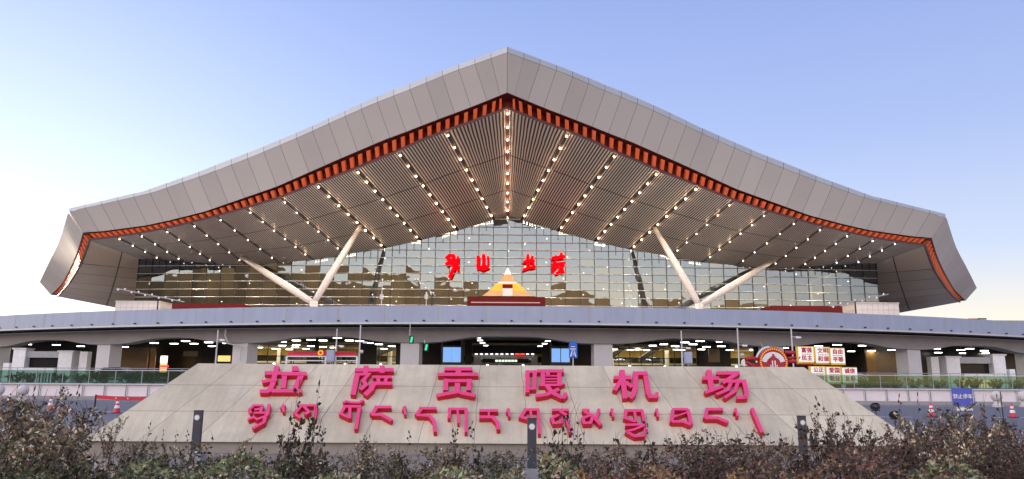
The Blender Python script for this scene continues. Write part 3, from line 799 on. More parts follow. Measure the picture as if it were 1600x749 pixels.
# central doorway
s_ = MB(); px_box(s_, 738, 846, 541, 552, 113, .6); dl = s_.build('doorway_lintel', M['black'], arr)
s_ = MB(); px_box(s_, 740, 752, 556, 572, 113.2, .5); px_box(s_, 830, 840, 556, 572, 113.2, .5); px_box(s_, 752.2, 829.8, 556, 560, 113.2, .5); s_.build('doorway_frame', M['tile'], arr)
s_ = MB()
for q in range(12):
    if q in (8, 9): continue
    px_box(s_, 742 + q * 8, 746.5 + q * 8, 552.6, 554.6, 112.9, .05)
s_.build('running_text', M['led_white'], dl)
s_ = MB()
for q in (8, 9): px_box(s_, 741 + q * 8, 747.5 + q * 8, 552.6, 554.8, 112.9, .05)
s_.build('running_text', M['led_red'], dl)
s_ = MB(); px_box(s_, 754, 826, 561, 567, 113.0, .1); sb = s_.build('door_sign', M['black'], arr)
s_ = MB()
for q in range(7): px_box(s_, 774 + q * 5, 778 + q * 5, 562.5, 565.5, 112.95, .03)
s_.build('sign_text', M['green_text'], sb)
# counters and shop fronts
s_ = MB(); px_box(s_, 249, 262, 556, 582, 110, .1); sh = s_.build('shop_window', M['warm'], arr)
s_ = MB(); px_box(s_, 250, 263, 571, 574, 109.8, .1); s_.build('shop_sign', M['led_red'], sh)
s_ = MB(); px_box(s_, 250, 262, 557, 567, 109.85, .05); s_.build('shop_screen', M['led_white'], sh)
s_ = MB(); px_box(s_, 340, 360, 556, 565, 110, .1); s_.build('shop_window', M['warm'], arr)
s_ = MB(); px_box(s_, 1108, 1124, 545, 566, 110, .3); s_.build('bronze_wall', M['brown_wall'], arr)
s_ = MB(); px_box(s_, 286, 309, 549, 557, 110, .1); s_.build('wall_panel', M['brown_wall'], arr)

# ceiling lights under the deck: one lamp built, then copied
cl = thing('ceiling_light', (0, 0, 0), 'white rectangular light hung under the elevated road deck', 'ceiling light', 'ceiling lights under the deck')
s_ = MB(); s_.box(-.62, .62, -.35, .35, 0, .14); s_.build('housing', M['grey'], cl)
s_ = MB(); s_.box(-.56, .56, -.30, .30, -.07, -.001); s_.build('diffuser', M['tube'], cl)
s_ = MB(); s_.box(-.02, .02, -.02, .02, .141, 1.3); s_.build('hanger', M['grey'], cl)
spots = []
for x, y in ((41, 538), (88, 539), (126, 541), (195, 542), (201, 535), (241, 536), (272, 537), (290, 533), (303, 537), (326, 535), (331, 541), (354, 536), (414, 533), (441, 534), (441, 540), (463, 532), (463, 539), (486, 531), (486, 541), (505, 532), (505, 542), (527, 528), (546, 532), (562, 533), (577, 536), (592, 538), (957, 537), (966, 535), (981, 533), (1020, 540), (1037, 538), (1055, 541), (1070, 535), (1083, 538), (1094, 533), (1104, 542), (1126, 534), (1127, 541), (1147, 536), (1175, 537), (1226, 544), (1255, 537), (1279, 541), (1308, 539), (1330, 549), (1348, 540), (1362, 548), (1393, 547), (1440, 546), (1463, 545), (1466, 551), (1501, 547), (1503, 552), (1515, 545), (1538, 548), (1540, 552), (747, 528), (750, 532), (754, 536), (759, 540), (862, 529), (856, 533), (851, 537), (844, 541), (405, 543), (430, 545), (452, 546), (478, 545), (600, 545), (612, 541), (960, 546), (985, 547), (1010, 547), (1065, 547), (1096, 546), (1140, 547), (318, 546), (280, 545), (1582, 551), (1586, 549), (1563, 556), (10, 548)):
    p = Pz(x, y, 6.35)
    spots.append((x, y, p))
first = True
for x, y, p in spots:
    if not (86 < p.y < 131): p = P(x, y, min(125, max(88, p.y)))
    if first: cl.location = p; first = False
    else: copy_tree(cl, loc=p, scale=.55 if 740 < x < 865 else .8)
# real light from the rows of lamps
for x in (-66, -44, -22, 0, 22, 44, 66):
    l = bpy.data.lights.new('deck_lamp_glow', 'AREA'); l.shape = 'RECTANGLE'; l.size = 18; l.size_y = 16; l.energy = 40; l.color = (1, .95, .88)
    lo = bpy.data.objects.new('deck_lamp_glow', l); COL.objects.link(lo); lo.location = (x, 100, 6.0)
for x in (-40, -20, 20, 40):
    l = bpy.data.lights.new('hall_lamp_glow', 'AREA'); l.size = 12; l.energy = 330; l.color = (1, .85, .5)
    lo = bpy.data.objects.new('hall_lamp_glow', l); COL.objects.link(lo); lo.location = (x, 123, 6.8)

# white entrance portals
def portal(px, mirror_, lab):
    c = P(px, 580, 97); c.z = 1.2
    t = thing('entrance_portal', c, lab, 'portal', 'white portals of the arrivals kerb')
    k = 97 / 1160 * 1.09; sgn = -1 if mirror_ else 1
    def bx(name, x0, x1, z0, z1, y0, y1, m):
        s = MB(); xa, xb = sorted((sgn * x0 * k, sgn * x1 * k)); s.box(xa, xb, y0, y1, z0, z1); s.v = [tuple(Vector(v) + c) for v in s.v]; return s.build(name, m, t, loc=c)
    bx('pylon', -31, -14, 0, 4.1, -.8, .8, M['white']); bx('pylon', 33, 52, 0, 3.8, -.8, .8, M['white'])
    bx('pylon', 60, 71, 0, 3.9, -.4, .6, M['white']); bx('pylon', -46, -38, 0, 2.4, -.4, .5, M['white'])
    bx('pylon_cap', -33, -13, 4.101, 4.3, -.9, .9, M['lgrey']); bx('pylon_cap', 31, 54, 3.801, 4.0, -.9, .9, M['lgrey'])
    bx('lintel', -13.8, 32.8, 3.1, 3.9, -.5, .4, M['grey']); bx('dark_glazing', -13.8, 32.8, 0, 3.09, .2, .4, M['black_gloss'])
    bx('counter', -13.5, 28, 1.15, 1.75, -.7, -.2, M['white'])
    s = MB()
    for q in range(9):
        xa, xb = sorted((sgn * (-12 + q * 4.4) * k, sgn * (-10.2 + q * 4.4) * k)); s.box(xa, xb, -.6, -.5, 0, 1.149)
    s.v = [tuple(Vector(v) + c) for v in s.v]; s.build('counter_slat', M['white'], t, loc=c)
    bx('counter_back', -13, 27.5, 0, 1.1, -.3, -.15, M['warm'] if mirror_ else M['dark'])
    return t
portal(58, False, 'white portal with dark slatted counter beside the brown wall')
portal(1532, True, 'white portal with warm lit slats behind the blue sign board')

# retaining wall: pale panels between posts, coping, then glass balustrade
rw = thing('retaining_wall', (0, 60, 0), 'low wall of pale pink panels edging the road', 'wall')
s_ = MB(); s_.box(-140, 140, 60.05, 60.3, .3, 1.18); s_.build('panel', M['pwall'], rw)
s_ = MB(); s_.box(-140, 140, 59.6, 60.3, 0, .298); s_.build('plinth', M['kerb'], rw)
s_ = MB(); s_.box(-140, 140, 59.85, 60.31, 1.182, 1.28); s_.build('coping', M['lgrey'], rw)
x = -48 * 1.72 + .5
while x < 82:
    s_ = MB(); s_.box(x - .09, x + .09, 59.95, 60.04, .3, 1.18); po = s_.build('post', M['lgrey'], rw, loc=(x, 60, .3))
    s2 = MB(); s2.box(x - .02, x + .02, 59.945, 59.9495, .3, 1.18); s2.build('joint', M['dark'], po, loc=(x, 60, .3)); x += 1.72
bl = thing('glass_balustrade', (0, 60.2, 1.28), 'long green tinted glass balustrade on top of the pale wall', 'balustrade')
s_ = MB(); x = -90.3
while x < 90: s_.box(x + .03, x + 2.07, 60.16, 60.185, 1.30, 2.28); x += 2.1
s_.build('glass_panel', M['bal_glass'], bl)
s_ = MB(); s_.box(-90.3, 91.8, 60.13, 60.22, 2.285, 2.34); s_.build('handrail', M['lgrey'], bl)
x = -90 * 1.0 - .3
while x < 90:
    s_ = MB(); s_.box(x - .025, x + .025, 60.14, 60.21, 1.281, 2.284); s_.build('post', M['grey'], bl, loc=(x, 60.17, 1.281)); x += 2.1
rl = thing('pipe_railing', (0, 66, 1.2), 'grey pipe railing behind the glass balustrade', 'railing')
s_ = MB()
for zz in (1.2 + .55, 1.2 + 1.35): s_.tube([(-110, 66, zz), (110, 66, zz)], .035, 6)
s_.build('rail', M['grey'], rl)
x = -96
while x <= 96: s_ = MB(); s_.tube([(x, 66, 1.2), (x, 66, 2.57)], .035, 6); s_.build('post', M['grey'], rl, loc=(x, 66, 1.2)); x += 2.4

# clipped shrubs behind the glass
leaf_mats = {}
def leaf_mat(name, rough=.65):
    m, t, b = nodes_of(name); a = t.nodes.new('ShaderNodeAttribute'); a.attribute_name = 'leafcol'
    oi = t.nodes.new('ShaderNodeObjectInfo'); hsn = t.nodes.new('ShaderNodeHueSaturation')
    mr = t.nodes.new('ShaderNodeMapRange'); mr.inputs['To Min'].default_value = .55; mr.inputs['To Max'].default_value = 1.5
    t.links.new(oi.outputs['Random'], mr.inputs['Value']); t.links.new(mr.outputs[0], hsn.inputs['Value'])
    t.links.new(a.outputs['Color'], hsn.inputs['Color']); t.links.new(hsn.outputs[0], b.inputs['Base Color'])
    b.inputs['Roughness'].default_value = rough
    return m
M['leaf'] = leaf_mat('shrub_leaf')
def add_leaf(mb, p, d, ln, wd, col, rg):
    d = d.normalized(); a = d.cross(Vector((rg.gauss(0, 1), rg.gauss(0, 1), rg.gauss(0, 1))))
    if a.length < 1e-3: a = Vector((1, 0, 0))
    a.normalize(); n = a.cross(d)
    mid = p + d * ln * .5 + n * ln * .10; tipp = p + d * ln - n * ln * .12
    i = len(mb.v)
    mb.v += [tuple(p), tuple(mid + a * wd * .5 - n * wd * .15), tuple(tipp), tuple(mid - a * wd * .5 - n * wd * .15), tuple(mid)]
    for f in ((0, 4, 1), (1, 4, 2), (2, 4, 3), (3, 4, 0)):
        mb.f.append((i + f[0], i + f[1], i + f[2])); mb.mi.append(0); mb.cols.append((*col, 1))
def jitter(c, rg, v=.3):
    k = 1.28 * (1 + rg.uniform(-v, v)); return tuple(max(0.003, x * k * (1 + rg.uniform(-.12, .12))) for x in c)
PAL = {
 'green': [(.045, .062, .022), (.075, .092, .036), (.020, .028, .012), (.12, .125, .055), (.20, .20, .12), (.10, .075, .028), (.012, .018, .008)],
 'dry': [(.25, .19, .125), (.16, .12, .07), (.36, .30, .22), (.07, .05, .03), (.20, .15, .085), (.44, .38, .30), (.04, .03, .02), (.10, .10, .05)],
 'red': [(.10, .036, .022), (.13, .062, .040), (.035, .016, .012), (.15, .095, .062), (.08, .050, .034), (.20, .145, .10), (.02, .01, .009)],
 'dark': [(.022, .017, .012), (.035, .022, .016), (.018, .022, .010), (.05, .034, .018)],
 'amber': [(.20, .12, .03), (.14, .095, .028), (.10, .052, .022), (.26, .18, .07), (.04, .03, .014), (.02, .016, .01)],
}
def grow(seed, height, spread, nstem, leaves, lsize, pal, low_leaf=.25, lean=.25, thick=.010, tuft=0):
    rg = random.Random(seed); st = MB(); lf = MB(); lf.cols = []
    for s in range(nstem):
        az = rg.uniform(0, 2 * math.pi); r0 = spread * .25 * rg.random()
        p = Vector((r0 * math.cos(az), r0 * math.sin(az), -.03)); h = height * rg.uniform(.6, 1.0)
        out = Vector((math.cos(az), math.sin(az), 0)) * spread * rg.uniform(.3, 1) * (.6 if nstem < 4 else 1)
        pts = []
        for k in range(6):
            t = k / 5
            q = p + out * (t ** 1.3) + Vector((0, 0, h * t)) + Vector((rg.gauss(0, 1), rg.gauss(0, 1), 0)) * lean * .06 * height
            pts.append(q)
        st.tube(pts, [0.9 * thick * (1 - .7 * k / 5) for k in range(6)], 4, cap=False)
        tip_ = pts[-1] + Vector((rg.gauss(0, .04), rg.gauss(0, .04), .10 * height)); st.tube([pts[-1], tip_], [thick * .3, thick * .2], 3, cap=False)
        branches = [pts]
        for b in range(rg.randint(2, 4)):
            k = rg.randint(1, 4); a2 = rg.uniform(0, 6.28); bl_ = h * rg.uniform(.18, .4)
            d = Vector((math.cos(a2) * .7, math.sin(a2) * .7, rg.uniform(.5, 1)))
            bp = [pts[k], pts[k] + d * bl_ * .5 + Vector((0, 0, .02)), pts[k] + d * bl_]
            st.tube(bp, [thick * .5, thick * .4, thick * .2], 3, cap=False); branches.append(bp)
        per = max(3, int(leaves * 1.5 / nstem))
        for _ in range(per):
            br = rg.choice(branches); t = rg.random() ** .5
            if rg.random() < .45: t = rg.choice((.35, .6, .8, .97)) + rg.uniform(-.03, .03); t = min(t, 1)
            if br is pts: t = low_leaf + (1 - low_leaf) * t
            f = t * (len(br) - 1); i = min(int(f), len(br) - 2); q = lerp(br[i], br[i + 1], f - i)
            d = Vector((rg.gauss(0, 1), rg.gauss(0, 1), rg.uniform(-.3, 1.1)))
            ln = lsize * 1.0 * rg.uniform(.6, 1.25)
            add_leaf(lf, q + d.normalized() * .01, d, ln, ln * rg.uniform(.4, .62), jitter(rg.choice(pal), rg), rg)
    return st, lf
PROTO = {}
def shrub_proto(key, name, label, cat, group, args):
    st, lf = grow(*args)
    root = thing(name, (0, 0, 0), label, cat, group)
    st.build('stem', M['stem'], root); lf.build('foliage', M['leaf'], root)
    PROTO[key] = [root, False]
def put(key, loc, rz=0, s=1, label=None):
    root, used = PROTO[key]
    if not used:
        root.location = loc; root.rotation_euler = (0, 0, rz); root.scale = (s, s, s) if not isinstance(s, tuple) else s; PROTO[key][1] = True
        if label: root['label'] = label
        return root
    return copy_tree(root, loc=loc, rz=rz, scale=s, label=label)
rg = random.Random(21)
shrub_proto('box', 'clipped_bush', 'dark green clipped bush behind the glass balustrade', 'bush', 'bushes behind the balustrade', (5, .95, .8, 16, 900, .12, PAL['dark'] + PAL['green'][:3], .1))
for x in (275, 300, 1352, 1395, 1428, 1462, 1500, 1528, 1556, 1586, 1610, 20, 52, 90, 128, 165, 205, 240):
    p = P(x, 600, 62); put('box', (p.x + rg.uniform(-.3, .3), 61.9 + rg.uniform(-.3, .3), 1.2), rg.uniform(0, 6), rg.uniform(.75, 1.05))

# ================================================================== NAME WALL
SBY, STY = 16.5, 18.3
nw = thing('name_wall', (0, 17.4, 0), 'sloping concrete wall carrying the pink airport name in two scripts', 'name wall')
tl, tr_ = P(309, 568, STY), P(1256, 574, STY)
bl_, br_ = P(126, 691, SBY), P(1442, 696, SBY)
ztop = (tl.z + tr_.z) / 2; zbot = (bl_.z + br_.z) / 2
tl.z = tr_.z = ztop; bl_.z = br_.z = zbot
bl2, br2 = bl_ + Vector((0, 4.6, 0)), br_ + Vector((0, 4.6, 0)); tl2, tr2 = tl + Vector((0, .9, 0)), tr_ + Vector((0, .9, 0))
m, t, b = nodes_of('weathered_concrete'); M['conc'] = m
b.inputs['Roughness'].default_value = .85
uv = t.nodes.new('ShaderNodeUVMap'); uv.uv_map = 'UVMap'; sp = t.nodes.new('ShaderNodeSeparateXYZ'); t.links.new(uv.outputs[0], sp.inputs[0])
tc = t.nodes.new('ShaderNodeTexCoord')
n1 = t.nodes.new('ShaderNodeTexNoise'); n1.inputs['Scale'].default_value = .8; n1.inputs['Detail'].default_value = 8; n1.inputs['Roughness'].default_value = .7
n2 = t.nodes.new('ShaderNodeTexNoise'); n2.inputs['Scale'].default_value = 45; n2.inputs['Detail'].default_value = 3
t.links.new(tc.outputs['Object'], n1.inputs['Vector']); t.links.new(tc.outputs['Object'], n2.inputs['Vector'])
cr = t.nodes.new('ShaderNodeValToRGB'); cr.color_ramp.elements[0].position = .3; cr.color_ramp.elements[0].color = (.60, .53, .39, 1); cr.color_ramp.elements[1].position = .68; cr.color_ramp.elements[1].color = (.86, .77, .57, 1)
t.links.new(n1.outputs['Fac'], cr.inputs[0])
mxg = t.nodes.new('ShaderNodeMix'); mxg.data_type = 'RGBA'; mxg.blend_type = 'MULTIPLY'; mxg.inputs[0].default_value = .25
t.links.new(cr.outputs[0], mxg.inputs[6]); t.links.new(n2.outputs['Color'], mxg.inputs[7])
# rain streaks running down the slope
mps = t.nodes.new('ShaderNodeMapping'); mps.inputs['Scale'].default_value = (4.5, .22, .22); t.links.new(tc.outputs['Object'], mps.inputs[0])
n3 = t.nodes.new('ShaderNodeTexNoise'); n3.inputs['Scale'].default_value = 1.6; n3.inputs['Detail'].default_value = 5; t.links.new(mps.outputs[0], n3.inputs['Vector'])
st_r = t.nodes.new('ShaderNodeValToRGB'); st_r.color_ramp.elements[0].position = .34; st_r.color_ramp.elements[0].color = (.70, .70, .70, 1); st_r.color_ramp.elements[1].position = .56; st_r.color_ramp.elements[1].color = (1, 1, 1, 1)
t.links.new(n3.outputs['Fac'], st_r.inputs[0])
mst = t.nodes.new('ShaderNodeMix'); mst.data_type = 'RGBA'; mst.blend_type = 'MULTIPLY'; mst.inputs[0].default_value = .3
t.links.new(mxg.outputs[2], mst.inputs[6]); t.links.new(st_r.outputs[0], mst.inputs[7])
wsl = t.nodes.new('ShaderNodeTexWhiteNoise'); wsl.noise_dimensions = '1D'; t.links.new(math_node(t, 'ADD', math_node(t, 'FLOOR', math_node(t, 'MULTIPLY', sp.outputs[0], 15)), math_node(t, 'MULTIPLY', math_node(t, 'GREATER_THAN', sp.outputs[1], .36), 40)), wsl.inputs['W'])
slb = t.nodes.new('ShaderNodeMix'); slb.data_type = 'RGBA'; slb.blend_type = 'MULTIPLY'; slb.inputs[0].default_value = 1
slr = t.nodes.new('ShaderNodeMapRange'); slr.inputs['To Min'].default_value = .87; slr.inputs['To Max'].default_value = 1.04; t.links.new(wsl.outputs[0], slr.inputs['Value'])
t.links.new(mst.outputs[2], slb.inputs[6]); t.links.new(slr.outputs[0], slb.inputs[7])
fr = math_node(t, 'FRACT', math_node(t, 'MULTIPLY', sp.outputs[0], 15)); l1 = math_node(t, 'LESS_THAN', fr, .010)
for v in (.36, .70): l1 = math_node(t, 'MAXIMUM', l1, math_node(t, 'MULTIPLY', math_node(t, 'LESS_THAN', math_node(t, 'ABSOLUTE', math_node(t, 'SUBTRACT', sp.outputs[1], v)), .004), .6))
mk = math_node(t, 'MULTIPLY', l1, .85)
mxl = t.nodes.new('ShaderNodeMix'); mxl.data_type = 'RGBA'; mxl.inputs[7].default_value = (.12, .11, .10, 1)
t.links.new(mk, mxl.inputs[0]); t.links.new(slb.outputs[2], mxl.inputs[6]); t.links.new(mxl.outputs[2], b.inputs['Base Color'])
bp = t.nodes.new('ShaderNodeBump'); bp.inputs['Strength'].default_value = .25; bp.inputs['Distance'].default_value = .01
t.links.new(n2.outputs['Fac'], bp.inputs['Height']); t.links.new(bp.outputs[0], b.inputs['Normal'])
s_ = MB()
def gq(a, b_, c, d, flip=False):
    n = 12
    rows = [[lerp(lerp(a, b_, i / n), lerp(d, c, i / n), j / 4) for j in range(5)] for i in range(n + 1)]
    grid_patch(s_, rows, lambda p, q: (p / n, q / 4), flip=flip)
gq(bl_, br_, tr_, tl); gq(br_, br2, tr2, tr_); gq(bl2, bl_, tl, tl2); gq(tl, tr_, tr2, tl2); gq(br2, bl2, tl2, tr2)
s_.build('sloped_face', M['conc'], nw)
s_ = MB(); s_.box(bl_.x + .12, br_.x - .12, SBY + .1, SBY + 4.4, -.05, zbot + .01); s_.build('plinth', mat('plinth_concrete', (.33, .29, .25), .85, 0, .15, 2), nw)
wn_ = (tl - bl_).cross(br_ - bl_); wn_.normalize()
if wn_.y > 0: wn_ = -wn_
EXT = .13
lf_p = bl_ + wn_ * EXT
SYF = .70
Aorg, Borg, Corg, Dorg = (380, 560), (600, 560), (800, 560), (1000, 560)
chars = [
 (Aorg, 6.24, 54, [[(208, 142), (368, 142)], [(328, 74), (290, 240), (258, 308), (235, 320), (160, 320)], [(182, 228), (330, 202), 46], [(505, 76), (505, 122), 64], [(370, 150), (618, 150)], [(403, 168), (388, 292)], [(568, 160), (500, 305), 58], [(275, 316), (572, 316)]]),
 ((0, 0), 1.0, 8.6, [[(554.5, 578), (615, 578)], [(572, 571.5), (571, 583)], [(597, 571.5), (597, 583)], [(558.5, 583), (551.5, 617), 9], [(556, 585), (576, 584.5), (567.5, 594.5), (572, 601), (563, 609), 7], [(582, 589), (612, 589), 6.5], [(590, 589), (592, 597), 6], [(604, 589), (602, 597), 6], [(578, 599), (613, 599), 8], [(584, 599), (580, 608), (570, 617), 9]]),
 (Borg, 6.24, 50, [[(588, 103), (862, 103)], [(725, 103), (725, 150), 58], [(525, 156), (920, 156)], [(580, 218), (858, 218), 46], [(604, 200), (600, 312), 52], [(832, 200), (826, 312), 52], [(716, 240), (712, 325), 56], [(735, 320), (600, 345), (515, 362)], [(695, 320), (800, 345), (888, 362)]]),
 (Corg, 5.35, 36, [[(130, 100), (128, 285)], [(112, 112), (205, 112), 32], [(190, 100), (186, 262)], [(118, 252), (200, 252), 30], [(208, 105), (434, 105), 40], [(258, 120), (258, 232), 40], [(396, 120), (396, 225), 40], [(300, 105), (300, 140)], [(245, 147), (410, 147), 16], [(245, 172), (410, 172), 18], [(245, 196), (410, 196), 18], [(225, 222), (415, 222), 30], [(290, 225), (335, 285), (425, 330), 42], [(425, 335), (452, 310), (445, 285), 30], [(200, 315), (300, 298), (395, 255), 40], [(400, 220), (442, 212), 18]]),
 (Corg, 5.35, 46, [[(850, 160), (998, 160)], [(920, 96), (946, 335), 48], [(915, 178), (858, 268), 42], [(948, 195), (1005, 240), 40], [(1036, 112), (1030, 250), (1012, 305), (985, 330)], [(1012, 124), (1132, 124)], [(1112, 112), (1140, 290), (1158, 318), (1218, 318), 44], [(1212, 322), (1212, 282), 30]]),
 (Dorg, 5.35, 44, [[(522, 166), (662, 166)], [(575, 96), (602, 272), 48], [(545, 285), (695, 232), 40], [(640, 122), (836, 122)], [(808, 130), (690, 205), 42], [(680, 192), (880, 190), 40], [(868, 178), (892, 290), (882, 325), (808, 328), 40], [(762, 200), (735, 262), (638, 302), 34], [(818, 200), (795, 272), (705, 330), 34]]),
]
E4, F4 = (400, 600), (800, 600)
tib = [
 (Aorg, 6.24, 30, [[(88, 458), (196, 458)], [(100, 462), (58, 500), (78, 535)], [(108, 500), (185, 488)], [(185, 470), (168, 525)], [(252, 445), (238, 540), (215, 560), 34], [(105, 530), (240, 530)], [(46, 596), (100, 572), (135, 592), (215, 566)], [(218, 560), (200, 622), (92, 682), 34]]),
 (Aorg, 6.24, 34, [[(400, 450), (372, 490)], [(392, 470), (392, 522), 26]]),
 (Aorg, 6.24, 34, [[(545, 458), (722, 458)], [(712, 455), (690, 600)], [(565, 465), (500, 535), (560, 580)], [(590, 465), (640, 520), (600, 545)]]),
 (Aorg, 6.24, 34, [[(975, 432), (1005, 418), (1055, 430), (1130, 432), (1172, 405), 30], [(975, 468), (1150, 468), 38], [(990, 472), (950, 538), (1035, 578)], [(1040, 475), (1038, 585)], [(1132, 475), (1098, 690), 38]]),
 (E4, 4, 26, [[(740, 144), (846, 144)], [(752, 150), (720, 192)], [(720, 190), (785, 192), (848, 228)]]),
 (E4, 4, 22, [[(930, 138), (922, 165)], [(928, 150), (932, 192), 16]]),
 (E4, 4, 26, [[(1018, 152), (1130, 152)], [(1032, 156), (1002, 194)], [(1002, 194), (1085, 198), (1112, 232), (1120, 300), 24]]),
 (E4, 4, 20, [[(1200, 156), (1322, 156), 24], [(1212, 158), (1206, 215)], [(1260, 158), (1264, 245), 16], [(1312, 158), (1312, 302)]]),
 (E4, 4, 26, [[(1395, 166), (1514, 166)], [(1455, 168), (1455, 198), 14], [(1395, 206), (1478, 206), (1508, 238), (1516, 285)]]),
 (E4, 4, 20, [[(1578, 152), (1572, 178)], [(1578, 165), (1584, 204), 15]]),
 (F4, 4, 24, [[(72, 160), (170, 160)], [(84, 162), (56, 205), (112, 222)], [(116, 165), (122, 222), 18], [(164, 160), (172, 312), 20]]),
 (F4, 4, 22, [[(250, 162), (356, 162), 26], [(300, 170), (335, 190), (366, 305)], [(292, 192), (248, 214), (262, 244), (306, 240), (312, 206)]]),
 (F4, 4, 22, [[(438, 162), (484, 162)], [(448, 168), (500, 195), (556, 255), 24], [(490, 195), (442, 214), (452, 244), (492, 242), (502, 208)], [(544, 154), (526, 215)]]),
 (F4, 4, 20, [[(626, 154), (620, 178)], [(626, 165), (634, 206), 15]]),
 (F4, 4, 22, [[(702, 166), (820, 166), 26], [(714, 170), (706, 212), (772, 235)], [(766, 170), (776, 238), 18], [(814, 166), (830, 250)], [(708, 256), (832, 252)], [(712, 296), (765, 284), (830, 256), 20], [(712, 296), (768, 326), (822, 322), (838, 275), 24]]),
 (F4, 4, 20, [[(906, 154), (900, 178)], [(906, 165), (914, 206), 15]]),
 (F4, 4, 24, [[(1004, 158), (1102, 158)], [(1006, 160), (998, 236)], [(1100, 158), (1120, 250)], [(1008, 208), (1098, 176), 14], [(998, 234), (1070, 234), (1120, 254)]]),
 (F4, 4, 26, [[(1208, 158), (1320, 158)], [(1218, 160), (1206, 214)], [(1206, 212), (1285, 212), (1350, 238)]]),
 (F4, 4, 20, [[(1398, 152), (1394, 178)], [(1400, 165), (1412, 202), 15]]),
 (F4, 4, 24, [[(1502, 150), (1516, 190), (1564, 302)]]),
]
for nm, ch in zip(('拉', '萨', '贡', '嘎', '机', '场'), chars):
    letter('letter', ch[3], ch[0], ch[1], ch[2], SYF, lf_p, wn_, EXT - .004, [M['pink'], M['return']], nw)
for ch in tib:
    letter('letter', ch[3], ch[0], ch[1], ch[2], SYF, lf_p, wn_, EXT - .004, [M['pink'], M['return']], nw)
# chalky carved figures
cvm = MB(); cg = random.Random(5)
def carve(pts, wpx=.55):
    for a, b2 in zip(pts, pts[1:]):
        pl = stroke_poly([a, b2], wpx, 1.0); wp = [Pplane(x, y, bl_ + wn_ * .004, wn_) for x, y in pl]; cvm.prism([p - wn_ * .003 for p in wp], wn_ * .003)
for pts in ([(383, 600), (377, 612), (360, 622), (338, 650)], [(362, 607), (383, 607)], [(372, 624), (380, 615), (386, 616), (376, 628), (370, 627)], [(398, 602), (382, 640)], [(432, 636), (428, 648)],
            [(1184, 600), (1191, 630), (1180, 640)], [(1199, 612), (1207, 612), (1205, 625), (1198, 618)], [(1200, 626), (1208, 634)], [(1176, 632), (1187, 635)], [(1166, 628), (1170, 640)], [(1180, 602), (1195, 607)],
            [(517, 634), (520, 646)], [(620, 593), (643, 593), (641, 605)], [(623, 618), (636, 616)], [(637, 622), (634, 632)], [(585, 624), (590, 622)], [(750, 609), (756, 607), (759, 617)], [(790, 605), (800, 603)], [(660, 590), (650, 592)],
            [(508, 590), (512, 586), (526, 593)], [(745, 640), (751, 632)], [(790, 659), (812, 659)], [(1175, 640), (1186, 650)]):
    carve(pts)
cvm.build('carved_line', M['carve'], nw)

# ================================================================== SMALL THINGS
# bollard lights
def bollard(px, ptop, pbase, lab, first_=None):
    Y = 1.5 * 1160 / (pbase - 597 + (px - 800) * -.0063); p = P(px, pbase, Y); h = P(px, ptop, Y).z - p.z
    t = thing('bollard_light', (p.x, p.y, max(.02, p.z)), lab, 'bollard light', 'bollard lights in the bed'); c = Vector(t.location)
    def add(name, mb, mm_, par=t): mb.v = [tuple(Vector(v) + c) for v in mb.v]; return mb.build(name, mm_, par, loc=c)
    s = MB(); s.box(-.075, .075, -.05, .05, .0, h); body = add('post', s, M['charcoal'])
    s = MB(); s.box(-.078, .078, -.053, .053, h + .001, h + .015); add('cap', s, M['black'], body)
    s = MB(); a = []
    for k in range(20): a.append((.056 * math.cos(k * math.pi / 10), -.0505, h - .12 + .056 * math.sin(k * math.pi / 10)))
    s.prism(a, Vector((0, -.012, 0))); ring = add('lamp_ring', s, M['grey'])
    s = MB(); a = [(.044 * math.cos(k * math.pi / 10), -.063, h - .12 + .044 * math.sin(k * math.pi / 10)) for k in range(20)]
    s.prism(a, Vector((0, -.006, 0))); add('lens', s, M['white'], ring)
    s = MB(); s.box(-.16, .16, -.14, .14, -.12, .03); add('footing', s, M['kerb'])
bollard(305, 642.5, 712, 'charcoal bollard light before the blank end of the name wall')
bollard(831, 655, 735, 'charcoal bollard light on a stone footing, covering a Tibetan letter')
bollard(1256, 651, 712, 'charcoal bollard light past the last pink letter, half hidden by shrubs')

# traffic cones
cone = thing('traffic_cone', (0, 0, 0), 'cone', 'traffic cone', 'cones along the road')
s_ = MB(); s_.box(-.2, .2, -.2, .2, 0, .04); s_.build('base', M['black'], cone)
s_ = MB(); s_.lathe([(.16, .041), (.03, .70), (.001, .71)], 16); s_.build('body', M['red'], cone, smooth=True)
s_ = MB(); s_.lathe([(.126, .24), (.099, .38)], 16); s_.build('reflective_band', M['white'], cone); s_ = MB(); s_.lathe([(.083, .46), (.062, .57)], 16); s_.build('reflective_band', M['white'], cone)
for i, (x, y, lab) in enumerate(((14, 632, 'red cone beside the white stone ball'), (78, 641, 'red cone behind the leafy top of the dry bush'), (182, 646, 'red and white cone behind the tape barrier'), (1583, 653, 'red and white cone near the second stone ball and thin rod'), (1456, 652, 'red cone just above the shrubs between black floodlights and blue board'))):
    p = Pz(x, y, .0)
    if i == 0: cone.location = p; cone['label'] = lab
    else: copy_tree(cone, loc=p, label=lab, rz=rg.uniform(0, 1.5))
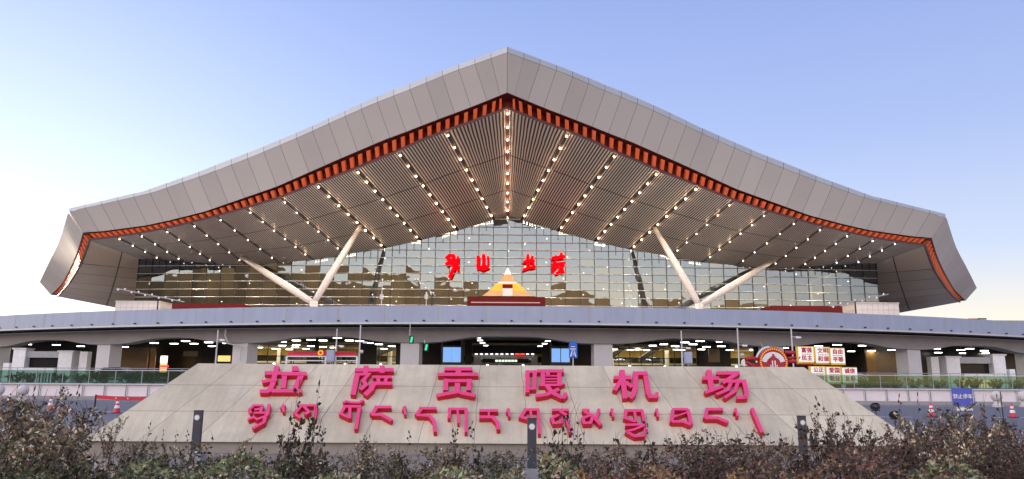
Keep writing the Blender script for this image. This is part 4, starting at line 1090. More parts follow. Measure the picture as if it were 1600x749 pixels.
# stone balls
sb_ = thing('stone_ball', (0, 0, 0), 'ball', 'stone ball', 'stone balls by the wall')
s_ = MB(); s_.ball((0, 0, .78), .40, 14); s_.build('ball', M['stone_ball'], sb_, smooth=True)
s_ = MB(); s_.lathe([(.36, 0), (.36, .14), (.24, .2), (.2, .4), (.26, .46)], 14); s_.build('pedestal', M['stone_ball'], sb_, smooth=False)
for i, (x, lab) in enumerate(((35, 'pale stone ball beside the leafy bush top'), (-3, 'pale stone ball cut by the photo edge near the sunlit ramp'), (1557, 'pale stone ball between the blue sign and the cone'), (1599, 'pale stone ball cut by the photo edge past the cone'))):
    p = P(x, 620, 56.5); p.z = 0
    if i == 0: sb_.location = p; sb_['label'] = lab
    else: copy_tree(sb_, loc=p, label=lab)
# tape barrier
p0 = P(150, 617, 34.0); p0.z = 0; hpost = P(150, 617, 34).z
bt = thing('tape_barrier', p0, 'black post with a red retractable tape running behind the name wall', 'tape barrier')
s_ = MB(); s_.lathe([(.17, 0), (.17, .03), (.035, .06), (.035, hpost), (.001, hpost + .01)], 12, p0); s_.build('post', M['black'], bt, loc=p0)
p1 = P(262, 625, 33.5); p1.z = 0
s_ = MB(); s_.lathe([(.17, 0), (.17, .03), (.035, .06), (.035, hpost), (.001, hpost + .01)], 12, p1); s_.build('post', M['black'], bt, loc=p1)
a, b2 = p0 + Vector((0, 0, hpost - .16)), p1 + Vector((0, 0, hpost - .18)); s_ = MB(); n = 12
pts = [lerp(a, b2, k / n) + Vector((0, 0, -.06 * math.sin(math.pi * k / n))) for k in range(n + 1)]
for k in range(n): s_.hexa([pts[k], pts[k + 1], pts[k + 1] + Vector((0, .01, 0)), pts[k] + Vector((0, .01, 0)), pts[k] + Vector((0, 0, .15)), pts[k + 1] + Vector((0, 0, .15)), pts[k + 1] + Vector((0, .01, .15)), pts[k] + Vector((0, .01, .15))])
tape = s_.build('tape', M['red'], bt)
s_ = MB()
for k in (3, 5, 8):
    c = lerp(pts[k], pts[k + 1], .3)
    for q in range(3): s_.box(c.x + q * .13, c.x + q * .13 + .08, c.y - .008, c.y - .004, c.z + .05, c.z + .10)
s_.build('tape_print', M['white'], tape)

# text helper: real type from the built-in font, turned into mesh
def text_mesh(body, size, depth=.01):
    cu = bpy.data.curves.new('txt', 'FONT'); cu.body = body; cu.size = size; cu.extrude = depth; cu.align_x = 'CENTER'; cu.align_y = 'CENTER'
    o = bpy.data.objects.new('txt', cu); COL.objects.link(o)
    dg = bpy.context.evaluated_depsgraph_get(); me = bpy.data.meshes.new_from_object(o.evaluated_get(dg))
    bpy.data.objects.remove(o); bpy.data.curves.remove(cu); return me
def text_obj(name, body, size, center, material, parent, bold=0):
    me = text_mesh(body, size); me.materials.clear(); me.materials.append(material)
    mrot = Matrix.Rotation(math.pi / 2, 4, 'X')
    if bold:
        bm_ = bmesh.new(); 
        for dx, dz, dy in ((0, 0, 0), (bold, 0, .0011), (-bold, 0, .0017), (0, bold, .0023), (0, -bold, .0029)):
            m2 = me.copy(); m2.transform(Matrix.Translation((dx, dz, dy))); bm_.from_mesh(m2); bpy.data.meshes.remove(m2)
        bm_.to_mesh(me); bm_.free()
    me.transform(mrot)
    o = bpy.data.objects.new(name, me); COL.objects.link(o); o.parent = parent; o.location = Vector(center) - abs_loc(parent); return o

# blue no-parking board
p = P(1506, 638, 48); pw = P(1522, 620, 48).x - P(1490, 620, 48).x; ph_ = P(1506, 607, 48).z
nb = thing('no_parking_board', (p.x, 48, 0), 'blue board with white characters standing on the road by the wall', 'sign board')
s_ = MB(); s_.box(p.x - pw / 2, p.x + pw / 2, 48, 48.06, .30, ph_); bd = s_.build('board', M['blue'], nb)
s_ = MB()
for sx in (-.45, .45): s_.tube([(p.x + sx, 48.08, .12), (p.x + sx, 48.6, 0)], .02, 6); s_.box(p.x + sx - .02, p.x + sx + .02, 48.0, 48.3, 0, .12)
s_.build('stand', M['grey'], nb)
text_obj('lettering', '禁止停车', .31, (p.x, 47.985, ph_ - .52), M['white'], bd, .006)
s_ = MB(); s_.box(p.x - .5, p.x + .5, 47.9, 47.98, .0, .2); s_.build('foot_strip', M['white'], nb)

# red medallion stand with twelve-virtue panels, on the platform
MY = 63
def at(px, py, Y=MY): return P(px, py, Y)
base = at(1250, 604); base.z = 1.2
md = thing('red_display_stand', base, 'red scrollwork stand with round medallion and six lit slogan panels', 'display stand')
cm = at(1208.5, 566); rad = (at(1231, 566).x - at(1186, 566).x) / 2
def disc(mb, c, r0, r1, y0, y1, n=40, a0=0, a1=2 * math.pi):
    for k in range(n):
        t0 = a0 + (a1 - a0) * k / n; t1 = a0 + (a1 - a0) * (k + 1) / n
        q = [(r0, t0), (r1, t0), (r1, t1), (r0, t1)]
        A = [Vector((c.x + r * math.cos(t), y0, c.z + r * math.sin(t))) for r, t in q]; B = [v + Vector((0, y1 - y0, 0)) for v in A]
        mb.hexa(A[::-1] + B[::-1])
s_ = MB(); disc(s_, cm, .02, rad * .80, MY, MY + .25); med = s_.build('medallion', M['crimson'], md)
s_ = MB(); disc(s_, cm, rad * .80, rad, MY - .06, MY + .3); ring = s_.build('ring', M['crimson'], med)
s_ = MB()
for k in range(36):
    t0 = 2 * math.pi * k / 36; disc(s_, cm, rad * .84, rad * .95, MY - .09, MY - .062, 1, t0, t0 + .10)
s_.build('ring_pattern', M['gold'], ring)
s_ = MB(); disc(s_, cm + Vector((0, 0, -rad * .15)), rad * .5, rad * .85, MY - .03, MY - .002, 20, .25, math.pi - .25); s_.build('white_rays', M['white'], med)
s_ = MB()           # stepped palace outline
for (a0, a1, z0, z1) in ((-.62, .62, -.75, -.35), (-.45, .45, -.35, -.08), (-.28, .28, -.08, .18), (-.15, .15, .18, .40), (-.07, .07, .40, .55)):
    s_.box(cm.x + a0 * rad, cm.x + a1 * rad, MY - .08 - .002 * z0, MY - .035, cm.z + z0 * rad, cm.z + z1 * rad)
s_.build('palace_relief', M['crimson'], med)
s_ = MB()
for (a0, a1, z0, z1) in ((-.13, -.05, -.7, .1), (.05, .13, -.7, .1), (-.25, -.18, -.6, -.2), (.18, .25, -.6, -.2)):
    s_.box(cm.x + a0 * rad, cm.x + a1 * rad, MY - .10, MY - .085, cm.z + z0 * rad, cm.z + z1 * rad)
s_.build('palace_windows', M['white'], med)
s_ = MB(); disc(s_, cm + Vector((-.12 * rad, 0, .04)), rad * .98, rad * 1.08, MY + .05, MY + .2, 24, R(95), R(185)); s_.build('white_rim', M['white'], med)
# scroll arms
s_ = MB()
def scroll(pts, r):
    s_.tube([at(x, y) + Vector((0, .12, 0)) for x, y in pts], r, 10)
scroll([(1190, 572), (1175, 571), (1166, 566), (1167, 560), (1178, 560), (1187, 562)], .17)
s_.build('scroll', M['crimson'], md, smooth=True); s_ = MB()
scroll([(1228, 551), (1240, 551), (1247, 553), (1250, 558), (1244, 565), (1232, 565)], .17)
scroll([(1232, 560), (1244, 559)], .13)
s_.build('scroll', M['crimson'], md, smooth=True)
s_ = MB(); disc(s_, at(1164.5, 567), .02, .32, MY - .02, MY + .1, 16, R(100), R(260)); s_.build('scroll_rim', M['white'], md)
ab = at(1160, 575); s_ = MB(); s_.box(at(1186, 580).x, at(1246, 580).x, MY - .02, MY + .3, 1.2, cm.z - rad * .7); s_.box(at(1246.2, 580).x, at(1335, 580).x, MY + .1, MY + .35, 1.2, at(1290, 600).z); s_.build('base', M['crimson'], md)
words = [(('富强', '民主'), 1248, 1272.5, 542.5, 565.5), (('文明', '和谐'), 1275, 1296.5, 543.5, 567), (('自由', '平等'), 1298.5, 1319, 545, 568), (('公正', '法治'), 1268, 1290, 573.5, 596), (('爱国', '敬业'), 1292.5, 1315, 574, 597.5), (('诚信', '友善'), 1317, 1338.5, 575, 598)]
for (w1, w2), x0, x1, y0, y1 in words:
    a, b2 = at(x0, y1), at(x1, y0); s_ = MB(); s_.box(a.x, b2.x, MY - .03, MY + .09, a.z, b2.z); pn = s_.build('slogan_panel', M['panel_cream'], md)
    s_ = MB(); s_.box(a.x - .17, a.x - .002, MY - .05, MY + .09, a.z - .02, b2.z + .05); s_.box(a.x - .17, b2.x, MY - .05, MY + .09, a.z - .14, a.z - .022); s_.box(a.x - .0, b2.x, MY - .04, MY + .09, b2.z + .002, b2.z + .05); s_.build('gold_edge', M['yellow'], pn)
    sz = (b2.z - a.z) * .37; cx = (a.x + b2.x) / 2
    text_obj('lettering', w1, sz, (cx, MY - .05, lerp(a, b2, .77).z), M['text_red'], pn, .012)
    text_obj('lettering', w2, sz, (cx, MY - .05, lerp(a, b2, .24).z), M['text_red'], pn, .012)
    s_ = MB()
    for q in range(6): s_.box(cx - .42 + q * .145, cx - .42 + q * .145 + .10, MY - .045, MY - .031, lerp(a, b2, .49).z, lerp(a, b2, .54).z)
    s_.build('small_script', M['text_dark'], pn)
s_ = MB(); s_.box(at(1246, 568).x, at(1321, 568).x, MY + .1, MY + .28, at(1290, 570.5).z, at(1290, 567.8).z); s_.build('crossbar', M['crimson'], md)
c2 = at(1318, 603); s_ = MB(); disc(s_, c2, .02, .20, MY - .02, MY + .05, 18); dm = s_.build('white_roundel', M['white'], md)
s_ = MB(); s_.box(at(1313, 604).x, at(1352, 604).x, MY + .0, MY + .25, at(1330, 611).z, at(1330, 607).z); s_.box(at(1314, 604).x, at(1326, 604).x, MY + .01, MY + .2, at(1330, 607).z, at(1330, 597.5).z); s_.build('base_scroll', M['crimson'], md)
s_ = MB()
for q, (r_, y0) in enumerate(((.62, 596), (.42, 596), (.22, 596))):
    disc(s_, at(1346, y0), r_ - .06, r_, MY + .1, MY + .2, 14, 0, math.pi)
s_.build('arch_hoop', M['lgrey'], md)

# red banner stand with white guard frame, behind the wall's first character
rbp = at(505, 560, 66); rb = thing('red_banner_stand', (rbp.x, 66, 1.2), 'long red banner stand with gold emblem inside a white guard frame', 'banner stand')
s_ = MB(); a, b2 = at(450, 557, 66), at(556, 549.5, 66); s_.box(a.x, b2.x, 66, 66.15, a.z, b2.z); ban = s_.build('banner', M['red'], rb)
s_ = MB()
for x0, x1 in ((448, 509), (524, 558)):
    for yy in (556.6, 563.2): a, b2 = at(x0, yy + 1.1, 65.6), at(x1, yy, 65.6); s_.box(a.x, b2.x, 65.55, 65.7, a.z, b2.z)
    for xx in (x0, x1): a = at(xx, 557, 65.6); s_.box(a.x - .07, a.x + .07, 65.56, 65.69, 1.2, a.z)
s_.build('guard_frame', M['white'], rb)
s_ = MB(); disc(s_, at(501, 551.5, 65.9), .12, .25, 65.85, 65.98, 18); s_.build('emblem', M['gold'], rb)
s_ = MB(); a, b2 = at(460, 551.5, 65.95), at(556, 549.5, 65.95); s_.box(a.x, b2.x, 65.93, 65.995, a.z, b2.z); s_.build('dark_edge', M['crimson'], rb)
s_ = MB()
for x in (455, 500, 550): a = at(x, 557, 66); s_.box(a.x - .05, a.x + .05, 66.02, 66.12, 1.2, a.z)
s_.build('leg', M['black'], rb)

# grey signal cabinets on posts
for x0, x1, y0, y1, lab in ((510, 523, 547, 565, 'grey cabinet on a pole in front of the red banner'), (1070, 1081, 550, 568, 'grey cabinet on a pole beside the brown doorway')):
    a, b2 = at(x0, y1, 65), at(x1, y0, 65); t_ = thing('signal_cabinet', ((a.x + b2.x) / 2, 65, 1.2), lab, 'cabinet', 'grey cabinets on poles')
    s_ = MB(); s_.box(a.x, b2.x, 64.9, 65.3, a.z, b2.z); s_.build('cabinet_body', M['parapet'], t_)
    s_ = MB(); s_.box(a.x + .06, b2.x - .06, 64.88, 64.898, a.z + .1, b2.z - .1); s_.build('cabinet_door', M['parapet'], t_)
    s_ = MB(); s_.tube([((a.x + b2.x) / 2, 65.1, 1.2), ((a.x + b2.x) / 2, 65.1, a.z)], .06, 8); s_.build('post', M['grey'], t_)

# camera poles
def cam_pole(x, ytop, Y, lab, style):
    a = at(x, 590, Y); top = at(x, ytop, Y); a.z = 1.2
    t_ = thing('camera_pole', a, lab, 'camera pole', 'camera poles along the kerb')
    s_ = MB(); s_.tube([a, (a.x, Y, top.z)], [.09, .06], 8); s_.build('pole', M['lgrey'], t_)
    zc_ = top.z - (.9 if style == 0 else 1.6)
    s_ = MB(); s_.tube([(a.x, Y, zc_), (a.x + .5, Y - .2, zc_ + .05)], .035, 6); arm = s_.build('arm', M['lgrey'], t_)
    s_ = MB(); s_.box(a.x + .35, a.x + .75, Y - .35, Y - .1, zc_ - .12, zc_ + .04); s_.build('camera', M['white'], t_)
    if style == 2:
        s_ = MB(); s_.ball((a.x + .25, Y - .3, zc_ - .9), .18, 8); s_.build('dome', M['lgrey'], t_)
    s_ = MB(); s_.lathe([(.18, 0), (.18, .06), (.1, .12)], 10, a); s_.build('foot', M['grey'], t_)
for x, yt, lab, stl in ((335, 516, 'slim camera pole at the wall top before the bent downpipe', 0), (523, 514, 'slim camera pole beside the grey cabinet and red banner', 1), (560, 508, 'slim camera pole with dome camera near the second character', 2), (1067, 517, 'slim camera pole beside the grey cabinet', 1), (1156, 513, 'slim camera pole near the red scroll end', 2), (1241, 512, 'slim camera pole between medallion and slogan panels', 0)):
    cam_pole(x, yt, 70, lab, stl)
# green signals
for x, y, ytop, lab in ((643, 531, 505, 'green lit lane signal hung from the deck edge pole'), (666, 543, 538, 'small green lit signal beside the pale pier')):
    a = at(x, y, 78); t_ = thing('lane_signal', (a.x, 78, a.z), lab, 'signal', 'green lane signals')
    s_ = MB(); s_.tube([(a.x - .2, 78.1, a.z + .4), (a.x - .2, 78.1, zt_ if ytop < 530 else girder_z(a.x, 0) + .02)], .04, 6); s_.build('hanger', M['lgrey'], t_)
    s_ = MB(); s_.box(a.x - .22, a.x + .22, 78, 78.2, a.z - .4, a.z + .4); s_.build('signal_housing', M['black'], t_)
    s_ = MB(); s_.prism([(a.x - .15, 77.99, a.z - .3), (a.x + .05, 77.99, a.z - .3), (a.x + .16, 77.99, a.z + .3), (a.x - .04, 77.99, a.z + .3)], Vector((0, -.03, 0))); s_.build('signal_face', M['green_lit'], t_)
# blue road sign
a = at(895.5, 548, 76); t_ = thing('road_sign', (a.x, 76, 1.2), 'blue road sign with white motorway symbol on a pale pole', 'road sign')
s_ = MB(); s_.box(a.x - .42, a.x + .42, 76, 76.05, a.z - .75, a.z + .65); s_.prism([(a.x - .42, 76, a.z + .651), (a.x + .42, 76, a.z + .651), (a.x + .2, 76, a.z + .95), (a.x - .2, 76, a.z + .95)], Vector((0, .05, 0))); sgn_ = s_.build('sign_plate', M['blue_road'], t_)
s_ = MB()
for pl in ([(-.32, -.6), (-.20, -.6), (-.04, .1), (-.10, .1)], [(.32, -.6), (.20, -.6), (.04, .1), (.10, .1)], [(-.3, .12), (.3, .12), (.3, .2), (-.3, .2)], [(-.2, .35), (.2, .35), (.2, .42), (-.2, .42)], [(-.03, -.5), (.03, -.5), (.02, -.2), (-.02, -.2)]):
    s_.prism([(a.x + x, 75.985, a.z + z) for x, z in pl], Vector((0, .012, 0)))
s_.build('symbol', M['white'], sgn_)
s_ = MB(); s_.tube([(a.x, 76.1, 1.2), (a.x, 76.1, a.z + .6)], .06, 8); s_.build('post', M['lgrey'], t_)

# parked cars on the arrivals road, mostly roof lines above the name wall
def car(px, Y, lab, paint, rz=0):
    p = P(px, 590, Y); p.z = 1.2
    t_ = thing('parked_car', p, lab, 'car', 'cars waiting under the deck')
    def fin(mb, name, m_, par=t_, smooth=False):
        rot = Matrix.Translation(p) @ Matrix.Rotation(rz, 4, 'Z'); mb.v = [tuple(rot @ Vector(v)) for v in mb.v]; return mb.build(name, m_, par, loc=p, smooth=smooth)
    prof = [(-2.2, .35), (-2.25, .75), (-2.1, .95), (-1.45, 1.02), (-.75, 1.5), (.75, 1.55), (1.5, 1.05), (2.15, .95), (2.25, .6), (2.2, .35)]
    s = MB(); s.prism([(x, -.85, z) for x, z in prof], Vector((0, 1.7, 0)))
    body = fin(s, 'body', paint)
    s = MB()
    for yy in (-.856, .85): s.prism([(-1.3, yy, 1.04), (-.72, yy, 1.44), (.0, yy, 1.47), (.0, yy, 1.04)], Vector((0, .006, 0))); s.prism([(.08, yy, 1.04), (.08, yy, 1.47), (.7, yy, 1.48), (1.3, yy, 1.06)], Vector((0, .006, 0)))
    fin(s, 'side_window', M['black_gloss'])
    for wx in (-1.4, 1.4):
        for yy in (-.88, .7):
            s = MB(); n = 16; s.prism([(wx + .33 * math.cos(2 * math.pi * k / n), yy, .33 + .33 * math.sin(2 * math.pi * k / n)) for k in range(n)], Vector((0, .18, 0))); wo = fin(s, 'wheel', M['rubber'])
            s = MB(); s.prism([(wx + .2 * math.cos(2 * math.pi * k / n), yy - .01 if yy < 0 else yy + .181, .33 + .2 * math.sin(2 * math.pi * k / n)) for k in range(n)], Vector((0, .009, 0))); fin(s, 'rim', M['lgrey'], wo)
    for yy in (-.8, .5):
        s = MB(); s.box(2.2, 2.26, yy, yy + .3, .68, .82); fin(s, 'headlight', M['white'])
    return t_
car(662, 78, 'black car parked beside the pale pier under the deck', M['black_gloss'])
car(975, 77, 'black car with round roof behind the fifth character', M['black_gloss'])
car(1040, 80, 'dark car waiting right of the yellow lit hall', M['charcoal'])
car(180, 72, 'dark car beside the pale pier and brown wall', M['charcoal'])
car(1130, 84, 'dark car behind the thin camera pole near the scroll', M['black_gloss'])

# masts and lamp booms on the departures deck
def mast(x, ytop, lab, Y=100):
    a = at(x, 478, Y); top = at(x, ytop, Y); a.z = 8.4
    t_ = thing('camera_mast', a, lab, 'mast', 'masts on the departures deck')
    s_ = MB(); s_.tube([a, (a.x, Y, top.z)], [.08, .05], 8); s_.build('pole', M['lgrey'], t_)
    s_ = MB(); z_ = at(x, 464, Y).z; s_.box(a.x - .22, a.x + .22, Y - .25, Y + .1, z_ - .3, z_ + .3); s_.build('equipment_box', M['lgrey'], t_)
    s_ = MB(); s_.ball((a.x, Y, top.z), .12, 8); s_.build('finial', M['white'], t_)
mast(596, 437, 'thin mast with small box beside the tall white strut'); mast(666, 458, 'short mast beside the red canopy, below the Tibetan red letters'); mast(984, 447, 'thin mast with small box below the glass, away from struts')
def boom(pts, lab, Y=103, nl=9):
    P0 = at(*pts[0], Y); t_ = thing('lamp_boom', (P0.x, Y, 8.5), lab, 'lamp boom', 'lamp booms on the departures deck')
    a, b2 = at(*pts[0], Y), at(*pts[1], Y)
    s_ = MB(); s_.tube([a, b2], .09, 6); s_.build('boom_arm', M['grey'], t_)
    s_ = MB(); q = lerp(a, b2, pts[2]); s_.tube([(q.x, Y, 8.5), q], .1, 8); s_.box(q.x - .5, q.x + .5, Y - .3, Y + .3, 8.5, 9.7); s_.build('boom_stand', M['black'], t_)
    for k in range(nl):
        c = lerp(a, b2, (k + .3) / nl) + Vector((0, -.12, .14 * (1 if k % 2 else -1))); s_ = MB(); s_.ball(tuple(c), .13, 6); s_.build('boom_lamp', M['white'], t_, loc=c, smooth=True)
boom(((182, 451), (288, 472), .62), 'sloping boom of small lamps above the beige lift box', nl=10)
boom(((1298, 479), (1388, 460), .42), 'sloping boom of small lamps above the pale lift box', nl=8)
boom(((648, 434), (680, 462), .85), 'short boom of small lamps below the Tibetan red letters', Y=108, nl=8)
# deck-edge equipment at the bright side: two tiny lamps in the sky
# vehicles on the far ramp
rz_ = P(1590, 501, 150).z
for x0, x1, lab, m_ in ((1450, 1490, 'white vehicle roof on the distant ramp', 'white'), (1508, 1531, 'red vehicle roof on the distant ramp', 'red')):
    a, b2 = P(x0, 500, 154), P(x1, 500, 154)
    t_ = thing('ramp_vehicle', ((a.x + b2.x) / 2, 154, rz_ - 1.1), lab, 'vehicle', 'vehicles on the ramp'); L = b2.x - a.x; cx = (a.x + b2.x) / 2; hz = P(1480, 498.2, 154).z
    s_ = MB(); s_.prism([(cx - L / 2, 153, rz_ - .8), (cx + L / 2, 153, rz_ - .8), (cx + L * .48, 153, hz - .3), (cx + L * .38, 153, hz), (cx - L * .42, 153, hz), (cx - L * .5, 153, hz - .35)], Vector((0, 2, 0))); s_.build('body', M[m_], t_)
    s_ = MB(); s_.box(cx - L * .4, cx + L * .38, 152.98, 152.995, hz - .55, hz - .25); s_.build('window', M['black_gloss'], t_)
    s_ = MB()
    for sx in (-.3, .3): s_.tube([(cx + sx * L, 152.9, rz_ - .75), (cx + sx * L, 153.2, rz_ - .75)], .35, 12)
    s_.build('wheel', M['rubber'], t_)
a, b2 = P(1537, 508, 148), P(1546, 497.5, 148); t_ = thing('ramp_cabinet', ((a.x + b2.x) / 2, 148, a.z), 'dark boxy cabinet on the distant ramp edge', 'cabinet')
s_ = MB(); s_.box(a.x, a.x + (b2.x - a.x) * .48, 149, 149.8, a.z - .2, b2.z); s_.box(a.x + (b2.x - a.x) * .52, b2.x, 149, 149.8, a.z - .2, b2.z); s_.build('box', M['grey'], t_)
s_ = MB(); s_.box(a.x - .1, b2.x + .1, 148.9, 149.9, b2.z + .001, b2.z + .1); s_.build('lid', M['black'], t_)

# garden floodlights
def flood(px, py, Y, lab, s=1, up=True):
    c = P(px, py, Y); t_ = thing('garden_floodlight', (c.x, Y, 0), lab, 'floodlight', 'garden floodlights')
    rot = Matrix.Translation(c) @ Matrix.Rotation(R(15), 4, 'Y') @ Matrix.Rotation(R(-50), 4, 'X') @ Matrix.Scale(s, 4)
    mb = MB(); mb.lathe([(.001, -.12), (.09, -.10), (.13, .0), (.20, .07), (.19, .075), (.11, .0), (.001, -.05)], 18); mb.v = [tuple(rot @ Vector(v)) for v in mb.v]; mb.build('lamp_head', M['black_gloss'], t_, smooth=True)
    mb = MB(); mb.tube([(c.x, Y, 0), (c.x, Y, c.z - .08 * s)], .02 * s, 6); mb.build('spike', M['black'], t_)
    mb = MB(); mb.tube([(c.x - .16 * s, Y, c.z), (c.x - .16 * s, Y, c.z - .12 * s), (c.x + .16 * s, Y, c.z - .12 * s), (c.x + .16 * s, Y, c.z)], .012, 5); mb.build('yoke', M['black'], t_)
flood(24, 650, 9.5, 'black garden floodlight among the dry bush tops', .62)
t_ = flood(1368, 637, 17.2, 'black floodlight on a stake at the name wall slope', .55)
flood(1398, 650, 17.8, 'black floodlight low behind the name wall corner', .6)
# slim rod at the right edge of the bed
a = P(1573, 700, 14); t_ = thing('slim_rod', (a.x, 14, 0), 'thin dark rod standing in the shrubs beside the last cone', 'rod')
s_ = MB(); s_.tube([(a.x, 14, 0), (a.x, 14, P(1573, 612, 14).z)], .009, 6); s_.build('shaft', M['black'], t_)
s_ = MB(); s_.box(a.x - .02, a.x + .02, 13.98, 14.02, .0, .12); s_.build('foot', M['black'], t_)

# ================================================================== PLANTING
# low hedge mass along the bed: nobody could count it
hg = MB(); hg.cols = []; hr = random.Random(31)
def zone(px):
    return 'g' if px < 980 else 'r'
for _ in range(24000):
    y = hr.uniform(5.2, 11.5); xn = hr.uniform(-1, 1); x = xn * (y * .74 + .6); px = 800 + x / y * 1160
    dens = 1.0
    if 1220 < px < 1420 and y > 9.5 and hr.random() < .5: continue
    topz_ = EYE.z - (.117 + .014 * math.sin(px * .013) + .012 * math.sin(px * .041 + 1)) * y + (.0 if px < 350 else .0)
    if px > 1000: topz_ += .012 * y
    z = topz_ - abs(hr.gauss(0, .10)) - .02
    if abs(px - 831) < 14 and z > .25: continue
    if z < .03: continue
    pal = PAL['green'] if px < 420 else (PAL['green'] + PAL['dry'][:2] if px < 900 else (PAL['amber'] + PAL['red'][:5] if px < 1150 else PAL['red'][:5] + PAL['dark']))
    if 1400 < px < 1560 and hr.random() < .6: pal = PAL['green']
    col = jitter(hr.choice(pal), hr)
    ln = hr.uniform(.032, .066)
    add_leaf(hg, Vector((x, y, z)), Vector((hr.gauss(0, 1), hr.gauss(0, 1), hr.uniform(-.1, 1.2))), ln, ln * hr.uniform(.4, .6), col, hr)
tag(hg.build('hedge_leaves', M['leaf']), 'low mass of small green and brown leaves along the bed', 'hedge', kind='stuff')

G = 'dry shrubs in the planting bed'
shrub_proto('dry1', 'dry_shrub', 'bushy shrub with dry pale brown leaves in the bed', 'shrub', G, (41, 1.0, .55, 12, 700, .055, PAL['dry']))
shrub_proto('dry2', 'dry_shrub', 'bushy shrub with dry pale brown leaves in the bed', 'shrub', G, (42, 1.0, .42, 9, 460, .05, PAL['dry'] + PAL['dark']))
shrub_proto('red1', 'reddish_shrub', 'reddish brown shrub with small dry leaves in the bed', 'shrub', G, (43, 1.0, .5, 12, 640, .05, PAL['red']))
shrub_proto('red2', 'reddish_shrub', 'reddish brown shrub with small dry leaves in the bed', 'shrub', G, (44, 1.0, .4, 9, 420, .05, PAL['red'] + PAL['dark']))
shrub_proto('grn1', 'green_shrub', 'low green shrub with glossy leaves in the hedge', 'shrub', G, (45, 1.0, .55, 12, 620, .06, PAL['green']))
shrub_proto('amb1', 'amber_shrub', 'low shrub with amber and brown leaves in the bed', 'shrub', G, (46, 1.0, .5, 11, 520, .055, PAL['amber'] + PAL['dark']))
shrub_proto('shoot1', 'tall_shoot', 'upright dark shoot with sparse leaves above the hedge', 'shoot', 'dark shoots above the hedge', (47, 1.0, .16, 2, 60, .07, PAL['dark'], .35, .2, .008))
shrub_proto('shoot2', 'tall_shoot', 'upright dark shoot with sparse leaves above the hedge', 'shoot', 'dark shoots above the hedge', (48, 1.0, .22, 4, 110, .06, PAL['dark'] + PAL['green'][:1], .3, .25, .007))
pg = random.Random(77)
def plant(key, px, ytop, Y, label=None, sxy=None):
    if label is None and (70 < px < 240 or px > 1380): ytop += 9
    p = P(px, ytop, Y); h = max(.25, p.z) / .97
    for bx, by in ((305, 709), (831, 733), (1256, 690)):
        if abs(px - bx) < 24 and ytop < by and label is None: return
    s = (sxy or h) if not isinstance(sxy, tuple) else sxy
    if label is None and (px < 240 or px > 1290): s *= .78
    put(key, (p.x, Y, 0), pg.uniform(0, 6.28), (s * pg.uniform(.85, 1.1), s * pg.uniform(.85, 1.1), h), label)
# left bush, tops up to the road
for px, yt, Y, k in ((8, 632, 8.5, 'dry1'), (45, 622, 9, 'dry1'), (80, 626, 8.6, 'dry2'), (96, 648, 9.2, 'dry2'), (20, 655, 7.4, 'dry2'), (62, 650, 7.2, 'dry1'), (88, 676, 7.4, 'dry2'), (118, 694, 8.0, 'dry1'), (182, 676, 11, 'amb1'), (160, 706, 7.5, 'dry1'), (120, 690, 7.0, 'grn1'), (70, 688, 6.5, 'grn1'), (25, 690, 6.5, 'grn1'), (205, 706, 8, 'amb1'), (173, 640, 16.0, 'dry2')):
    plant(k, px, yt, Y)
for px, yt, Y, k in ((-5, 622, 10, 'dry1'), (30, 628, 10.5, 'dry1'), (60, 616, 10.5, 'dry2'), (84, 626, 10.5, 'dry2'), (15, 645, 9, 'dry1'), (85, 640, 9, 'dry1'), (48, 668, 7.6, 'dry1')):
    plant(k, px, yt, Y)
# band in front of the wall
for i in range(46):
    px = 205 + i * 18 + pg.uniform(-8, 8)
    yt = 712 + 7 * math.sin(px * .02) + pg.uniform(-22, 12)
    k = pg.choice(['grn1', 'grn1', 'amb1', 'dry2', 'dry1']) if px < 900 else pg.choice(['amb1', 'red2', 'red1'])
    plant(k, px, yt, pg.uniform(8.5, 12.5))
for i in range(38):
    px = 985 + i * 17 + pg.uniform(-8, 8)
    yt = (683 if px > 1060 else 702) + pg.uniform(-18, 14)
    if px > 1400: yt -= 16
    plant(pg.choice(['red1', 'red2', 'red1', 'dry2' if px > 1380 else 'red2']), px, yt, pg.uniform(7.5, 12))
for px, yt, Y, k in ((1300, 640, 11, 'red2'), (1342, 655, 11, 'red2'), (1420, 642, 11.5, 'red1'), (1440, 640, 12, 'red1'), (1470, 636, 12, 'dry2'), (1492, 628, 12, 'dry2'), (1510, 632, 11, 'red2'), (1540, 644, 12, 'red2'), (1565, 650, 12, 'dry2'), (1590, 652, 11, 'red2'), (1610, 648, 11, 'red1'), (1450, 664, 9, 'red2'), (1520, 668, 9, 'dry2'), (1580, 672, 9, 'red2'), (1400, 680, 10, 'red2'), (1372, 678, 12, 'red2')):
    plant(k, px, yt, Y)
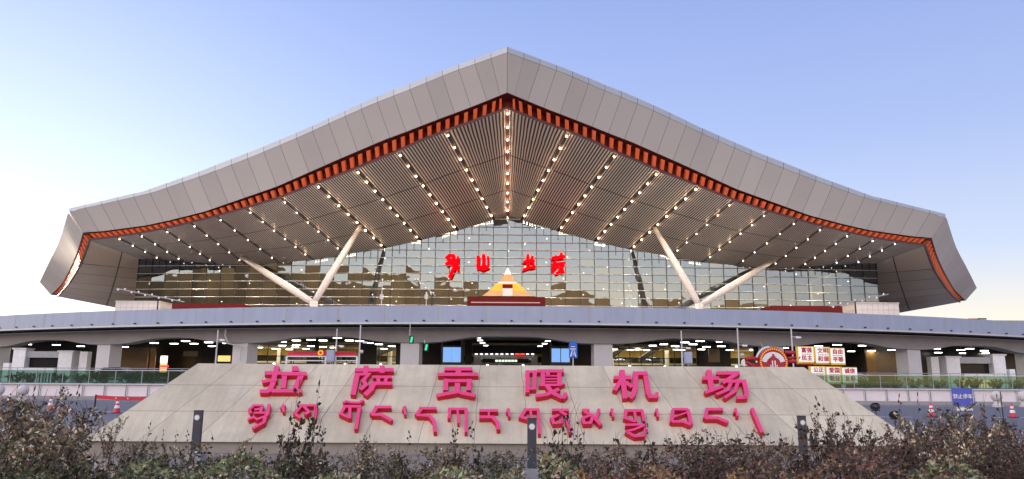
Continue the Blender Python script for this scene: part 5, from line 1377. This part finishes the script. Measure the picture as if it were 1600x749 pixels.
# named tall shoots crossing the letters
for px, yt, Y, k, lab, sx in ((462, 602, 8.5, 'shoot1', 'tall dark shoot rising across the first Tibetan letters', .8), (492, 604, 8.6, 'shoot1', 'tall dark shoot between the first two Chinese characters', .8), (478, 634, 8.4, 'shoot2', 'leafy dark shoot in front of the hidden Tibetan letter', .9),
        (430, 665, 9, 'shoot2', 'short leafy shoot below the stacked first Tibetan letter', .8), (510, 655, 9.2, 'shoot2', 'leafy shoot left of the Tibetan letter with curled vowel', .8), (570, 666, 9.5, 'shoot2', 'bronze shoot under the Tibetan letter with curled vowel', .8), (636, 678, 9.5, 'shoot1', 'thin shoot under the third Chinese character', .6),
        (718, 655, 9, 'shoot2', 'pale leafy shoot below the third Chinese character', .8), (740, 664, 9.3, 'shoot1', 'thin forked shoot with two broad leaves', .6), (873, 630, 8.8, 'shoot2', 'dark leafy shoot right of the middle bollard', 1.1), (905, 658, 9, 'shoot2', 'dark leafy shoot below the round Tibetan letter', .9), (950, 672, 9.2, 'shoot2', 'broad leafed shoot before the lowest Tibetan stack', .9), (880, 655, 8.6, 'shoot2', 'bushy dark shoot close to the middle bollard', .9),
        (1008, 655, 9.5, 'shoot1', 'thin shoot over the lowest stacked Tibetan letter', .6), (1085, 668, 9, 'shoot2', 'dark shoot below the third last Tibetan letter', .9), (1105, 672, 9, 'shoot2', 'twin topped shoot under the open Tibetan letter', .8), (1160, 674, 9, 'shoot2', 'dark shoot below the long slanting mark', .8),
        (1273, 626, 10, 'shoot1', 'tall leafy shoot beside the half hidden bollard', .6), (1290, 648, 10, 'shoot2', 'leafy dark shoot right of the half hidden bollard', .7), (1303, 640, 10, 'shoot2', 'dark leafy shoot on the bare concrete slope', .9), (1408, 622, 11, 'shoot1', 'thin shoot standing before the pale road wall', .5), (1430, 620, 11, 'shoot1', 'thin dark twig left of the blue board', .5), (1484, 614, 11.5, 'shoot2', 'dark leafy shoot overlapping the blue board edge', .8), (1528, 616, 11.5, 'shoot2', 'dark leafy shoot at the other edge of the blue board', .7), (1562, 622, 12, 'shoot1', 'thin leafy shoot before a stone ball', .6),
        (230, 665, 11, 'shoot1', 'forked shoot with big leaves on the bare slope', .6), (258, 675, 11.5, 'shoot1', 'thin bare twig left of the first bollard', .4), (276, 676, 11, 'shoot1', 'bent thin twig close to the first bollard', .4), (291, 676, 11, 'shoot1', 'leafy twig touching the first bollard', .5), (126, 608, 10, 'shoot1', 'single pale shoot before the pink wall panels', .5), (58, 612, 9.5, 'shoot1', 'pale shoot beside the white stone ball', .6)):
    plant(k, px, yt, Y, lab, sx)
# sparse pebbly stones around the footing
for k, (ro, used) in PROTO.items():
    if not used:
        for ch in list(ro.children): bpy.data.objects.remove(ch)
        bpy.data.objects.remove(ro)
